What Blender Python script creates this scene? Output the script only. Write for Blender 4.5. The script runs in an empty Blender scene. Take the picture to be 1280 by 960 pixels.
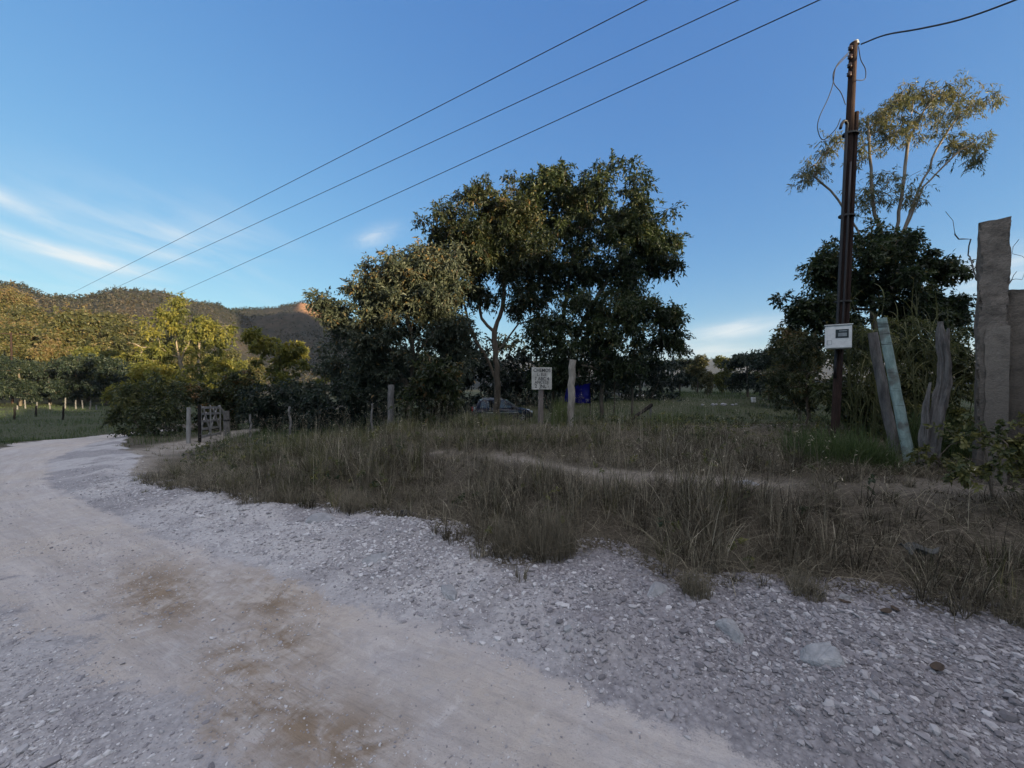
import bpy, bmesh, math, random
import numpy as np
from mathutils import Vector, Matrix

random.seed(5)
rng = np.random.default_rng(11)
scene = bpy.context.scene
col = scene.collection

# ------------------------------------------------------------------ camera, sky, sun, exposure
EYE = 1.65
FPX = 481.0            # focal length in pixels of the 1280 wide photograph (ultra-wide phone lens)
HOR = 472.0
cam_d = bpy.data.cameras.new("camera")
cam_d.sensor_width = 36.0
cam_d.lens = 36.0 * FPX / 1280.0
cam_d.clip_start = 0.05
cam_d.clip_end = 12000.0
cam = bpy.data.objects.new("camera", cam_d)
col.objects.link(cam)
cam.location = (0, 0, EYE)
cam.rotation_euler = (math.radians(90) - math.atan((480 - HOR) / FPX), 0, 0)
scene.camera = cam

SUN_AZ, SUN_EL = math.radians(125.0), math.radians(6.5)
SUN = Vector((math.sin(SUN_AZ) * math.cos(SUN_EL), math.cos(SUN_AZ) * math.cos(SUN_EL), math.sin(SUN_EL)))
sd = bpy.data.lights.new("sun", 'SUN')
sd.energy = 4.9
sd.angle = math.radians(0.6)
sd.color = (1.0, 0.81, 0.52)
so = bpy.data.objects.new("sun", sd)
col.objects.link(so)
so.rotation_euler = (-SUN).to_track_quat('-Z', 'Y').to_euler()
so.location = (60, -40, 40)

world = bpy.data.worlds.new("World")
scene.world = world
world.use_nodes = True
scene.view_settings.view_transform = 'Standard'
scene.view_settings.look = 'None'
scene.view_settings.exposure = 1.6
scene.view_settings.gamma = 1.0
scene.view_settings.use_curve_mapping = False
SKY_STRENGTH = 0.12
FILL_CLOUD = (3.85, 3.75, 4.15, 1)


class NB:
    """small node-tree writer"""
    def __init__(self, tree):
        self.t = tree
        tree.nodes.clear()

    def n(self, typ, ins=None, **props):
        nd = self.t.nodes.new(typ)
        for k, v in props.items():
            setattr(nd, k, v)
        if ins:
            for k, v in ins.items():
                s = nd.inputs[k]
                if isinstance(v, bpy.types.NodeSocket):
                    self.t.links.new(v, s)
                else:
                    s.default_value = v
        return nd

    def math(self, op, a, b=0.0, c=0.0, clamp=False):
        nd = self.t.nodes.new('ShaderNodeMath')
        nd.operation = op
        nd.use_clamp = clamp
        for i, v in enumerate((a, b, c)):
            if isinstance(v, bpy.types.NodeSocket):
                self.t.links.new(v, nd.inputs[i])
            else:
                nd.inputs[i].default_value = v
        return nd.outputs[0]

    def mix(self, f, a, b, blend='MIX'):
        nd = self.t.nodes.new('ShaderNodeMix')
        nd.data_type = 'RGBA'
        nd.blend_type = blend
        for s, v in ((nd.inputs[0], f), (nd.inputs[6], a), (nd.inputs[7], b)):
            if isinstance(v, bpy.types.NodeSocket):
                self.t.links.new(v, s)
            else:
                s.default_value = v if not isinstance(v, tuple) or len(v) == 4 else v + (1,)
        return nd.outputs[2]

    def ramp(self, f, stops, interp='LINEAR'):
        nd = self.t.nodes.new('ShaderNodeValToRGB')
        cr = nd.color_ramp
        cr.interpolation = interp
        while len(cr.elements) > 1:
            cr.elements.remove(cr.elements[-1])
        for i, (p, c) in enumerate(stops):
            e = cr.elements[0] if i == 0 else cr.elements.new(p)
            e.position = p
            e.color = (c if len(c) == 4 else tuple(c) + (1,)) if not isinstance(c, float) else (c, c, c, 1)
        self.t.links.new(f, nd.inputs[0])
        return nd.outputs[0]


def build_world():
    b = NB(world.node_tree)
    sky = b.n('ShaderNodeTexSky', sky_type='NISHITA', sun_disc=False, sun_elevation=SUN_EL,
              sun_rotation=SUN_AZ, air_density=1.0, dust_density=0.6, ozone_density=2.2, altitude=700.0)
    tc = b.n('ShaderNodeTexCoord')
    sep = b.n('ShaderNodeSeparateXYZ', {0: tc.outputs['Generated']})
    az = b.math('ARCTAN2', sep.outputs[0], sep.outputs[1])
    el = b.math('ARCSINE', sep.outputs[2])

    def gauss(cx, cy, rx, ry, tilt=0.0):
        dx = b.math('SUBTRACT', az, cx)
        dy = b.math('SUBTRACT', el, cy)
        dy = b.math('SUBTRACT', dy, b.math('MULTIPLY', dx, tilt))
        q = b.math('ADD', b.math('POWER', b.math('ABSOLUTE', b.math('DIVIDE', dx, rx)), 2.0),
                   b.math('POWER', b.math('ABSOLUTE', b.math('DIVIDE', dy, ry)), 2.0))
        return b.math('POWER', 2.718, b.math('MULTIPLY', q, -1.0))

    def streak(sx, sy, tilt, scale, lo, hi, seed):
        v = b.math('SUBTRACT', el, b.math('MULTIPLY', az, tilt))
        cv = b.n('ShaderNodeCombineXYZ', {0: b.math('MULTIPLY', az, sx), 1: b.math('MULTIPLY', v, sy), 2: seed})
        nz = b.n('ShaderNodeTexNoise', {'Vector': cv.outputs[0], 'Scale': scale, 'Detail': 6.0, 'Roughness': 0.58,
                                        'Distortion': 0.6})
        return b.n('ShaderNodeMapRange', {0: nz.outputs[0], 1: lo, 2: hi}).outputs[0]

    def add(*v):
        r = v[0]
        for w in v[1:]:
            r = b.math('ADD', r, w)
        return r

    rad = math.radians
    # broad thin veils at the left, a small wisp above the trees, flat bars low at the right
    veil = add(gauss(rad(-48), rad(11.5), rad(13), rad(5.5)), b.math('MULTIPLY', gauss(rad(-40), rad(15), rad(8), rad(4)), 0.6))
    c1 = b.math('MULTIPLY', veil, streak(1.0, 4.5, -0.22, 4.0, 0.42, 0.78, 3.1))
    bars = add(gauss(rad(-47.0), rad(11.6), rad(4.5), rad(0.75), -0.12),
               b.math('MULTIPLY', gauss(rad(-43.5), rad(13.4), rad(4.0), rad(0.6), -0.1), 0.7),
               b.math('MULTIPLY', gauss(rad(-53.5), rad(15.8), rad(5.0), rad(0.8), -0.35), 0.8),
               b.math('MULTIPLY', gauss(rad(-42.0), rad(15.8), rad(4.0), rad(0.7), -0.1), 0.5),
               b.math('MULTIPLY', gauss(rad(-53), rad(12.9), rad(4.0), rad(0.7), -0.25), 0.7))
    c2 = b.math('MULTIPLY', bars, streak(1.6, 7.0, -0.15, 5.0, 0.28, 0.62, 8.0))
    wisp = b.math('MULTIPLY', gauss(rad(-19.3), rad(19.0), rad(2.6), rad(1.1), 0.35), streak(3.0, 7.0, 0.3, 7.0, 0.22, 0.72, 1.0))
    low = add(gauss(rad(29.5), rad(6.0), rad(6.0), rad(1.3), 0.16),
              b.math('MULTIPLY', gauss(rad(27.0), rad(3.6), rad(6.0), rad(0.8), 0.0), 0.8),
              b.math('MULTIPLY', gauss(rad(51.0), rad(9.8), rad(4.0), rad(2.0), 0.1), 0.8))
    c3 = b.math('MULTIPLY', low, streak(1.2, 6.5, 0.1, 4.5, 0.30, 0.66, 5.0))
    f = b.math('MINIMUM', add(b.math('MULTIPLY', c1, 0.5), b.math('MULTIPLY', c2, 0.8), b.math('MULTIPLY', wisp, 0.6),
                              b.math('MULTIPLY', c3, 0.75)), 0.85)
    sc_ = b.n('ShaderNodeSeparateColor', {0: sky.outputs[0]})
    ch = []
    for i, (k, p_) in enumerate(((.93, .86), (1.04, .70), (1.02, .38))):
        v = b.math('POWER', b.math('MULTIPLY', sc_.outputs[i], .164), p_)
        ch.append(b.math('MULTIPLY', v, k / .364))
    graded = b.n('ShaderNodeCombineColor', {0: ch[0], 1: ch[1], 2: ch[2]}).outputs[0]
    colr = b.mix(f, graded, (2.45, 2.55, 2.55, 1))
    # added bright cloud in the unseen sky overhead and behind, lighting the shaded road
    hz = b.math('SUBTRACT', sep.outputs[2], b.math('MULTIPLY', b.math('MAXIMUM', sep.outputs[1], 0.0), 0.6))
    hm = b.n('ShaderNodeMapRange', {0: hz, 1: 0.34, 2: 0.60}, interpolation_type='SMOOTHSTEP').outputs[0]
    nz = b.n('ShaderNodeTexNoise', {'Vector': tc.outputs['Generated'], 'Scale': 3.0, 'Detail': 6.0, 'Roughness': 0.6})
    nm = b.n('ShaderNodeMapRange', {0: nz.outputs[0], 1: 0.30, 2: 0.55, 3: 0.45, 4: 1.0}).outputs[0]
    colr = b.mix(b.math('MULTIPLY', hm, nm), colr, FILL_CLOUD)
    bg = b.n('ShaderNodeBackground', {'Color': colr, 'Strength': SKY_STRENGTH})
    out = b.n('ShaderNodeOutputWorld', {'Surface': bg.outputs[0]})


build_world()

# ------------------------------------------------------------------ helpers


def at(px, py, Y):
    """point Y metres ahead of the camera that the photograph shows near (px, py)"""
    return np.array([(px - 640.0) / FPX * Y, Y, EYE + (HOR - py) / FPX * Y])


def ss(a, b, x):
    t = np.clip((x - a) / (b - a), 0, 1)
    return t * t * (3 - 2 * t)


def hash2(i, j, s):
    h = (i.astype(np.int64) * 374761393 + j.astype(np.int64) * 668265263 + s * 974711) & 0x7fffffff
    h = ((h ^ (h >> 13)) * 1274126177) & 0x7fffffff
    h = h ^ (h >> 16)
    return (h & 0xffff) / 65535.0


def vnoise(x, y, s=0):
    xi, yi = np.floor(x), np.floor(y)
    fx, fy = x - xi, y - yi
    fx = fx * fx * (3 - 2 * fx)
    fy = fy * fy * (3 - 2 * fy)
    a = hash2(xi, yi, s)
    b = hash2(xi + 1, yi, s)
    c = hash2(xi, yi + 1, s)
    d = hash2(xi + 1, yi + 1, s)
    return (a * (1 - fx) + b * fx) * (1 - fy) + (c * (1 - fx) + d * fx) * fy


def fbm(x, y, s=0, o=4):
    r, a, t = 0, 0.5, 0
    for k in range(o):
        r = r + a * vnoise(x, y, s + k * 17)
        t += a
        x, y, a = x * 2.03 + 13.7, y * 2.03 - 7.1, a * 0.5
    return r / t - 0.5


def sdist(x, y, poly):
    """signed distance to an open polyline (positive on the right-hand side of its direction) and arc length"""
    best = np.full(x.shape, 1e9)
    sgn = np.ones(x.shape)
    for (ax, ay), (bx, by) in zip(poly[:-1], poly[1:]):
        dx, dy = bx - ax, by - ay
        L2 = dx * dx + dy * dy
        t = np.clip(((x - ax) * dx + (y - ay) * dy) / L2, 0, 1)
        qx, qy = x - ax - t * dx, y - ay - t * dy
        d = np.hypot(qx, qy)
        m = d < best
        best = np.where(m, d, best)
        sgn = np.where(m, -np.sign(dx * (y - ay) - dy * (x - ax)), sgn)
    return best * sgn


def mesh_np(name, verts, faces, mat=None, parent=None, attrs=None, smooth=False, loc=None):
    """one mesh object from numpy arrays; faces = list of int arrays (n,k) (or one)"""
    if not isinstance(faces, (list, tuple)):
        faces = [faces]
    faces = [np.asarray(f, dtype=np.int32) for f in faces if len(f)]
    me = bpy.data.meshes.new(name)
    nv = len(verts)
    me.vertices.add(nv)
    me.vertices.foreach_set('co', np.ascontiguousarray(verts, dtype=np.float32).ravel())
    nl = sum(f.size for f in faces)
    npoly = sum(len(f) for f in faces)
    me.loops.add(nl)
    me.loops.foreach_set('vertex_index', np.concatenate([f.ravel() for f in faces]))
    me.polygons.add(npoly)
    starts, o = [], 0
    for f in faces:
        k = f.shape[1]
        starts.append(np.arange(len(f), dtype=np.int32) * k + o)
        o += f.size
    me.polygons.foreach_set('loop_start', np.concatenate(starts))
    me.polygons.foreach_set('use_smooth', np.full(npoly, smooth, dtype=bool))
    if attrs:
        for k, v in attrs.items():
            a = me.attributes.new(k, 'FLOAT', 'POINT')
            a.data.foreach_set('value', np.ascontiguousarray(v, dtype=np.float32))
    me.update(calc_edges=True)
    if mat:
        me.materials.append(mat)
    o = bpy.data.objects.new(name, me)
    col.objects.link(o)
    if parent:
        o.parent = parent
    if loc is not None:
        o.location = loc
    return o


def tag(o, label=None, cat=None, group=None, kind=None):
    if label:
        o['label'] = label
    if cat:
        o['category'] = cat
    if group:
        o['group'] = group
    if kind:
        o['kind'] = kind
    return o


def empty(name, loc, label, cat, group=None, rz=0.0):
    o = bpy.data.objects.new(name, None)
    o.empty_display_size = 0.3
    col.objects.link(o)
    o.location = Vector(loc)
    o.rotation_euler = (0, 0, rz)
    return tag(o, label, cat, group)


def copy_tree(o, parent=None):
    c = o.copy()
    col.objects.link(c)
    if parent:
        c.parent = parent
    for ch in list(o.children):
        copy_tree(ch, c)
    return c


def finish(bm, name, mat, parent=None, smooth=False, loc=None):
    bmesh.ops.recalc_face_normals(bm, faces=bm.faces[:])
    me = bpy.data.meshes.new(name)
    for f in bm.faces:
        f.smooth = smooth
    bm.to_mesh(me)
    bm.free()
    if mat:
        me.materials.append(mat)
    o = bpy.data.objects.new(name, me)
    col.objects.link(o)
    if parent:
        o.parent = parent
    if loc is not None:
        o.location = loc
    return o


def box(bm, c, s, bevel=0.0, rot=None):
    r = bmesh.ops.create_cube(bm, size=1.0)
    vs = r['verts']
    bmesh.ops.scale(bm, vec=Vector(s), verts=vs)
    if bevel:
        es = list({e for v in vs for e in v.link_edges})
        rb = bmesh.ops.bevel(bm, geom=es, offset=bevel, segments=2, affect='EDGES', profile=0.6)
        vs = list({v for f in rb['faces'] for v in f.verts} | {v for v in vs if v.is_valid})
    if rot is not None:
        bmesh.ops.rotate(bm, cent=(0, 0, 0), matrix=rot, verts=vs)
    bmesh.ops.translate(bm, vec=Vector(c), verts=vs)
    return vs


def prism(bm, pts, y0, y1, inset=0.0):
    """side outline (x,z) extruded along y"""
    a = [bm.verts.new((p[0], y0, p[1])) for p in pts]
    c = [bm.verts.new((p[0], y1, p[1])) for p in pts]
    bm.faces.new(a)
    bm.faces.new(c[::-1])
    n = len(pts)
    for i in range(n):
        bm.faces.new((a[i], c[i], c[(i + 1) % n], a[(i + 1) % n]))
    return a, c


def tube(path, radii, sides=8, rough=0.0, caps=True, seed=0, fine=0, groove=0.0):
    """tapered tube along a polyline, with optional knobbly sides -> verts, quads"""
    P = np.asarray(path, float)
    R = np.broadcast_to(np.asarray(radii, float), (len(P),)).copy()
    if fine:
        k = np.linspace(0, len(P) - 1, (len(P) - 1) * fine + 1)
        P = np.stack([np.interp(k, np.arange(len(P)), P[:, i]) for i in range(3)], 1)
        R = np.interp(k, np.arange(len(R)), R)
    T = np.gradient(P, axis=0)
    T /= np.linalg.norm(T, axis=1)[:, None] + 1e-12
    ref = np.array([0.3, 0.95, 0.05])
    if abs(T[:, 1]).mean() > 0.8:
        ref = np.array([0.95, 0.2, 0.1])
    U = np.cross(T, ref)
    U /= np.linalg.norm(U, axis=1)[:, None] + 1e-12
    V = np.cross(T, U)
    a = np.linspace(0, 2 * np.pi, sides, endpoint=False)
    rr = R[:, None] * np.ones((1, sides))
    if rough:
        L = np.arange(len(P))[:, None] * 0.55
        g = fbm(np.cos(a)[None, :] * 1.6 + seed * 3.3 + 0 * L, np.sin(a)[None, :] * 1.6 + L, seed, 3)
        rr = rr * (1 + 2 * rough * g)
    if groove:
        gg = fbm(np.cos(a)[None, :] * 5.5 + seed * 1.7 + 0 * R[:, None], np.sin(a)[None, :] * 5.5 + np.arange(len(P))[:, None] * 0.09, seed + 9, 3)
        rr = rr * (1 + 2 * groove * gg)
    vs = P[:, None, :] + rr[:, :, None] * (np.cos(a)[None, :, None] * U[:, None, :] + np.sin(a)[None, :, None] * V[:, None, :])
    vs = vs.reshape(-1, 3)
    n = len(P)
    i = np.arange(n - 1)[:, None] * sides
    j = np.arange(sides)[None, :]
    jn = (j + 1) % sides
    q = np.stack([i + j, i + jn, i + sides + jn, i + sides + j], -1).reshape(-1, 4)
    fs = [q]
    if caps:
        vs = np.vstack([vs, P[:1], P[-1:]])
        c0, c1 = n * sides, n * sides + 1
        j = np.arange(sides)
        t0 = np.stack([np.full(sides, c0), (j + 1) % sides, j], 1)
        t1 = np.stack([np.full(sides, c1), (n - 1) * sides + j, (n - 1) * sides + (j + 1) % sides], 1)
        fs.append(np.vstack([t0, t1]))
    return vs, fs


def join_np(parts):
    vs, by, o = [], {}, 0
    for v, fs in parts:
        vs.append(v)
        for f in fs:
            by.setdefault(f.shape[1], []).append(f + o)
        o += len(v)
    return np.vstack(vs), [np.vstack(x) for x in by.values()]


# ------------------------------------------------------------------ materials


def new_mat(name):
    m = bpy.data.materials.new(name)
    m.use_nodes = True
    return m, NB(m.node_tree)


def simple(name, c, rough=0.6, metal=0.0, var=0.25, scale=8.0, bump=0.0, stretch=(1, 1, 1), c2=None, spec=0.4):
    m, b = new_mat(name)
    tc = b.n('ShaderNodeTexCoord')
    mp = b.n('ShaderNodeMapping', {'Vector': tc.outputs['Object'], 'Scale': stretch})
    nz = b.n('ShaderNodeTexNoise', {'Vector': mp.outputs[0], 'Scale': scale, 'Detail': 6.0, 'Roughness': 0.62})
    lo = tuple(v * (1 - var) for v in c)
    hi = c2 if c2 else tuple(min(1, v * (1 + var)) for v in c)
    cr = b.ramp(nz.outputs[0], [(0.3, lo), (0.7, hi)])
    p = b.n('ShaderNodeBsdfPrincipled', {'Base Color': cr, 'Roughness': rough, 'Metallic': metal, 'Specular IOR Level': spec})
    if bump:
        bp = b.n('ShaderNodeBump', {'Height': nz.outputs[0], 'Strength': bump, 'Distance': 0.02})
        b.t.links.new(bp.outputs[0], p.inputs['Normal'])
    b.n('ShaderNodeOutputMaterial', {'Surface': p.outputs[0]})
    return m


def leaf_mat(name, stops, trans=0.28, rough=0.5, spec=0.35):
    m, b = new_mat(name)
    at_ = b.n('ShaderNodeAttribute', attribute_name='tint')
    cr = b.ramp(at_.outputs['Fac'], stops)
    p = b.n('ShaderNodeBsdfPrincipled', {'Base Color': cr, 'Roughness': rough, 'Specular IOR Level': spec})
    t = b.n('ShaderNodeBsdfTranslucent', {'Color': b.mix(0.5, cr, (0.5, 0.55, 0.12), 'MULTIPLY')})
    t.inputs[0].default_value = (0.1, 0.1, 0.03, 1)
    hs = b.n('ShaderNodeHueSaturation', {'Value': 1.25, 'Saturation': 1.1, 'Color': cr})
    b.t.links.new(hs.outputs[0], t.inputs['Color'])
    mx = b.n('ShaderNodeMixShader', {0: trans, 1: p.outputs[0], 2: t.outputs[0]})
    b.n('ShaderNodeOutputMaterial', {'Surface': mx.outputs[0]})
    return m


M = {}
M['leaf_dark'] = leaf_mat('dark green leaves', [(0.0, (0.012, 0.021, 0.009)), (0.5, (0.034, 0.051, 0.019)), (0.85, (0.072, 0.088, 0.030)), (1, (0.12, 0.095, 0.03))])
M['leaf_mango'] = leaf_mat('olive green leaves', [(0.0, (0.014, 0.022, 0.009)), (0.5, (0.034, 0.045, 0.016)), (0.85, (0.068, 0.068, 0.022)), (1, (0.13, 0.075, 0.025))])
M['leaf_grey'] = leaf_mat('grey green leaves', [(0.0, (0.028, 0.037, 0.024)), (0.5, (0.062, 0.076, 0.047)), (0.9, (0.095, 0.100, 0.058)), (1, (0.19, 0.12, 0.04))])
M['leaf_yellow'] = leaf_mat('yellow green leaves', [(0.0, (0.055, 0.066, 0.018)), (0.5, (0.13, 0.135, 0.030)), (1, (0.23, 0.20, 0.04))], trans=0.35)
M['leaf_forest'] = leaf_mat('brownish olive leaves', [(0.0, (0.022, 0.029, 0.012)), (0.45, (0.066, 0.070, 0.025)), (0.8, (0.115, 0.105, 0.036)), (1, (0.15, 0.105, 0.045))])
M['leaf_scrub'] = leaf_mat('grey brown scrub', [(0.0, (0.012, 0.018, 0.011)), (0.5, (0.034, 0.036, 0.023)), (1, (0.080, 0.060, 0.038))], trans=0.1)  # dark tones: the hillside's shade is put into the scrub colour
M['leaf_deep'] = leaf_mat('deep blue green leaves', [(0.0, (0.009, 0.016, 0.010)), (0.6, (0.022, 0.035, 0.021)), (1, (0.048, 0.058, 0.028))])  # extra dark: shade of thickets and wood edge put into the leaf colour
M['leaf_euc'] = leaf_mat('narrow olive leaves', [(0.0, (0.055, 0.064, 0.030)), (0.5, (0.115, 0.120, 0.052)), (1, (0.20, 0.17, 0.075))], trans=0.35)
M['leaf_weed'] = leaf_mat('weed leaves', [(0.0, (0.024, 0.036, 0.014)), (0.5, (0.068, 0.080, 0.028)), (1, (0.16, 0.15, 0.045))])
M['grass_dry'] = leaf_mat('dry grass', [(0.0, (0.034, 0.029, 0.020)), (0.4, (0.120, 0.105, 0.074)), (0.75, (0.21, 0.185, 0.13)), (0.93, (0.36, 0.32, 0.23)), (1, (0.48, 0.43, 0.32))], trans=0.15, rough=0.8, spec=0.15)
M['grass_mid'] = leaf_mat('half dry grass', [(0.0, (0.028, 0.034, 0.014)), (0.5, (0.082, 0.088, 0.034)), (0.85, (0.16, 0.145, 0.065)), (1, (0.27, 0.23, 0.13))], trans=0.2, rough=0.7, spec=0.2)
M['grass_green'] = leaf_mat('green grass', [(0.0, (0.025, 0.041, 0.015)), (0.6, (0.066, 0.096, 0.032)), (1, (0.14, 0.15, 0.055))], trans=0.25, rough=0.6, spec=0.25)


def bark(name, c1, c2, scale=6.0):
    m, b = new_mat(name)
    tc = b.n('ShaderNodeTexCoord')
    mp = b.n('ShaderNodeMapping', {'Vector': tc.outputs['Object'], 'Scale': (1, 1, 0.22)})
    nz = b.n('ShaderNodeTexNoise', {'Vector': mp.outputs[0], 'Scale': scale, 'Detail': 8.0, 'Roughness': 0.7})
    n2 = b.n('ShaderNodeTexNoise', {'Vector': tc.outputs['Object'], 'Scale': 1.2, 'Detail': 3.0})
    cr = b.ramp(nz.outputs[0], [(0.3, c1), (0.68, c2)])
    cr = b.mix(b.math('MULTIPLY', n2.outputs[0], 0.5), cr, tuple(0.6 * v for v in c1))
    bp = b.n('ShaderNodeBump', {'Height': nz.outputs[0], 'Strength': 0.8, 'Distance': 0.03})
    p = b.n('ShaderNodeBsdfPrincipled', {'Base Color': cr, 'Roughness': 0.9, 'Normal': bp.outputs[0], 'Specular IOR Level': 0.15})
    b.n('ShaderNodeOutputMaterial', {'Surface': p.outputs[0]})
    return m


M['bark'] = bark('grey brown bark', (0.055, 0.044, 0.033), (0.20, 0.165, 0.125))
M['bark_pale'] = bark('pale bark', (0.14, 0.115, 0.085), (0.36, 0.29, 0.21))
M['bark_euc'] = bark('smooth pale bark', (0.16, 0.13, 0.10), (0.34, 0.29, 0.23))
M['wood_grey'] = bark('weathered grey wood', (0.07, 0.068, 0.066), (0.27, 0.255, 0.235), 14)
M['wood_pale'] = bark('pale weathered post wood', (0.17, 0.15, 0.125), (0.42, 0.38, 0.32), 12)
M['wood_pole'] = bark('dark creosoted wood', (0.018, 0.012, 0.010), (0.060, 0.036, 0.029), 16)
M['wood_gate'] = bark('bleached gate planks', (0.17, 0.165, 0.16), (0.40, 0.385, 0.36), 14)
M['wood_sign'] = bark('sign stake wood', (0.10, 0.085, 0.075), (0.26, 0.22, 0.20), 14)
M['wood_dark'] = bark('charred wood', (0.010, 0.009, 0.008), (0.035, 0.030, 0.026), 10)
M['conduit'] = simple('black conduit plastic', (0.016, 0.014, 0.014), 0.45, var=0.3)
M['cable'] = simple('black cable', (0.012, 0.012, 0.013), 0.6, var=0.2)
M['porcelain'] = simple('brown porcelain', (0.035, 0.016, 0.011), 0.3, var=0.2)
M['capmetal'] = simple('weathered zinc', (0.42, 0.42, 0.40), 0.55, metal=0.3)
M['boxpaint'] = simple('off white box paint', (0.62, 0.63, 0.60), 0.55, var=0.10, scale=18, c2=(0.72, 0.72, 0.68))
M['boxglass'] = simple('dark meter glass', (0.02, 0.026, 0.028), 0.12, var=0.3)
M['boxdial'] = simple('grey meter dial', (0.22, 0.24, 0.24), 0.4, var=0.3, scale=30)
M['steel'] = simple('dark steel', (0.05, 0.048, 0.045), 0.5, metal=0.6)
M['concrete'] = None
M['signboard'] = simple('chalky white board', (0.40, 0.385, 0.33), 0.8, var=0.32, scale=7, c2=(0.58, 0.56, 0.50))
M['signpaint'] = simple('faded dark paint', (0.035, 0.032, 0.034), 0.8, var=0.4, scale=40)
M['tarp'] = simple('bright blue plastic', (0.012, 0.016, 0.30), 0.42, var=0.25, scale=5, bump=0.3)
M['whitesack'] = simple('white woven sack', (0.66, 0.65, 0.62), 0.7, var=0.15, scale=20)
M['whitepaint'] = simple('white painted tin', (0.70, 0.70, 0.68), 0.5, var=0.12)
M['carpaint'] = simple('dark navy car paint', (0.008, 0.012, 0.034), 0.22, var=0.15, spec=0.6)
M['carglass'] = simple('dark car glass', (0.008, 0.010, 0.011), 0.06, var=0.1, spec=0.8)
M['tyre'] = simple('black rubber', (0.012, 0.012, 0.012), 0.8)
M['rim'] = simple('silver wheel', (0.34, 0.34, 0.35), 0.35, metal=0.7)
M['lamp'] = simple('clear lamp lens', (0.62, 0.65, 0.68), 0.12, var=0.1, spec=0.8)
M['redlamp'] = simple('red lamp lens', (0.22, 0.010, 0.010), 0.2)
M['chrome'] = simple('pale trim', (0.55, 0.56, 0.58), 0.3, metal=0.5)
M['bag'] = simple('black plastic film', (0.008, 0.008, 0.009), 0.3, var=0.3, bump=0.4, scale=14)
M['deadleaf'] = simple('dry brown leaf', (0.045, 0.030, 0.018), 0.7, var=0.4, scale=30)
M['rag'] = simple('dull rag cloth', (0.055, 0.056, 0.05), 0.9, var=0.5, scale=14, bump=0.6)


def stone_mat(name, stops):
    m, b = new_mat(name)
    a = b.n('ShaderNodeAttribute', attribute_name='tint')
    cr = b.ramp(a.outputs['Fac'], stops)
    tc = b.n('ShaderNodeTexCoord')
    nz = b.n('ShaderNodeTexNoise', {'Vector': tc.outputs['Object'], 'Scale': 90.0, 'Detail': 3.0})
    cr = b.mix(b.math('MULTIPLY', nz.outputs[0], 0.35), cr, (0.16, 0.15, 0.15))
    p = b.n('ShaderNodeBsdfPrincipled', {'Base Color': cr, 'Roughness': 0.85, 'Specular IOR Level': 0.25})
    b.n('ShaderNodeOutputMaterial', {'Surface': p.outputs[0]})
    return m


M['stone'] = stone_mat('crushed limestone', [(0, (0.085, 0.08, 0.085)), (0.4, (0.21, 0.20, 0.207)), (0.75, (0.34, 0.33, 0.33)), (1, (0.56, 0.55, 0.54))])


def rock_material():
    m, b = new_mat('pale bedrock')
    tc = b.n('ShaderNodeTexCoord')
    nz = b.n('ShaderNodeTexNoise', {'Vector': tc.outputs['Object'], 'Scale': 9.0, 'Detail': 8.0, 'Roughness': 0.65})
    vo = b.n('ShaderNodeTexVoronoi', {'Vector': tc.outputs['Object'], 'Scale': 6.0}, feature='DISTANCE_TO_EDGE')
    cr = b.ramp(nz.outputs[0], [(0.3, (0.19, 0.195, 0.20)), (0.55, (0.29, 0.295, 0.295)), (0.75, (0.38, 0.375, 0.365))])
    crack = b.n('ShaderNodeMapRange', {0: vo.outputs[0], 1: 0.0, 2: 0.03, 3: 0.55, 4: 0.0}).outputs[0]
    cr = b.mix(b.math('MULTIPLY', crack, nz.outputs[0]), cr, (0.1, 0.1, 0.1))
    bp = b.n('ShaderNodeBump', {'Height': nz.outputs[0], 'Strength': 0.7, 'Distance': 0.03})
    p = b.n('ShaderNodeBsdfPrincipled', {'Base Color': cr, 'Roughness': 0.9, 'Normal': bp.outputs[0], 'Specular IOR Level': 0.2})
    b.n('ShaderNodeOutputMaterial', {'Surface': p.outputs[0]})
    return m


M['rock'] = rock_material()


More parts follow.
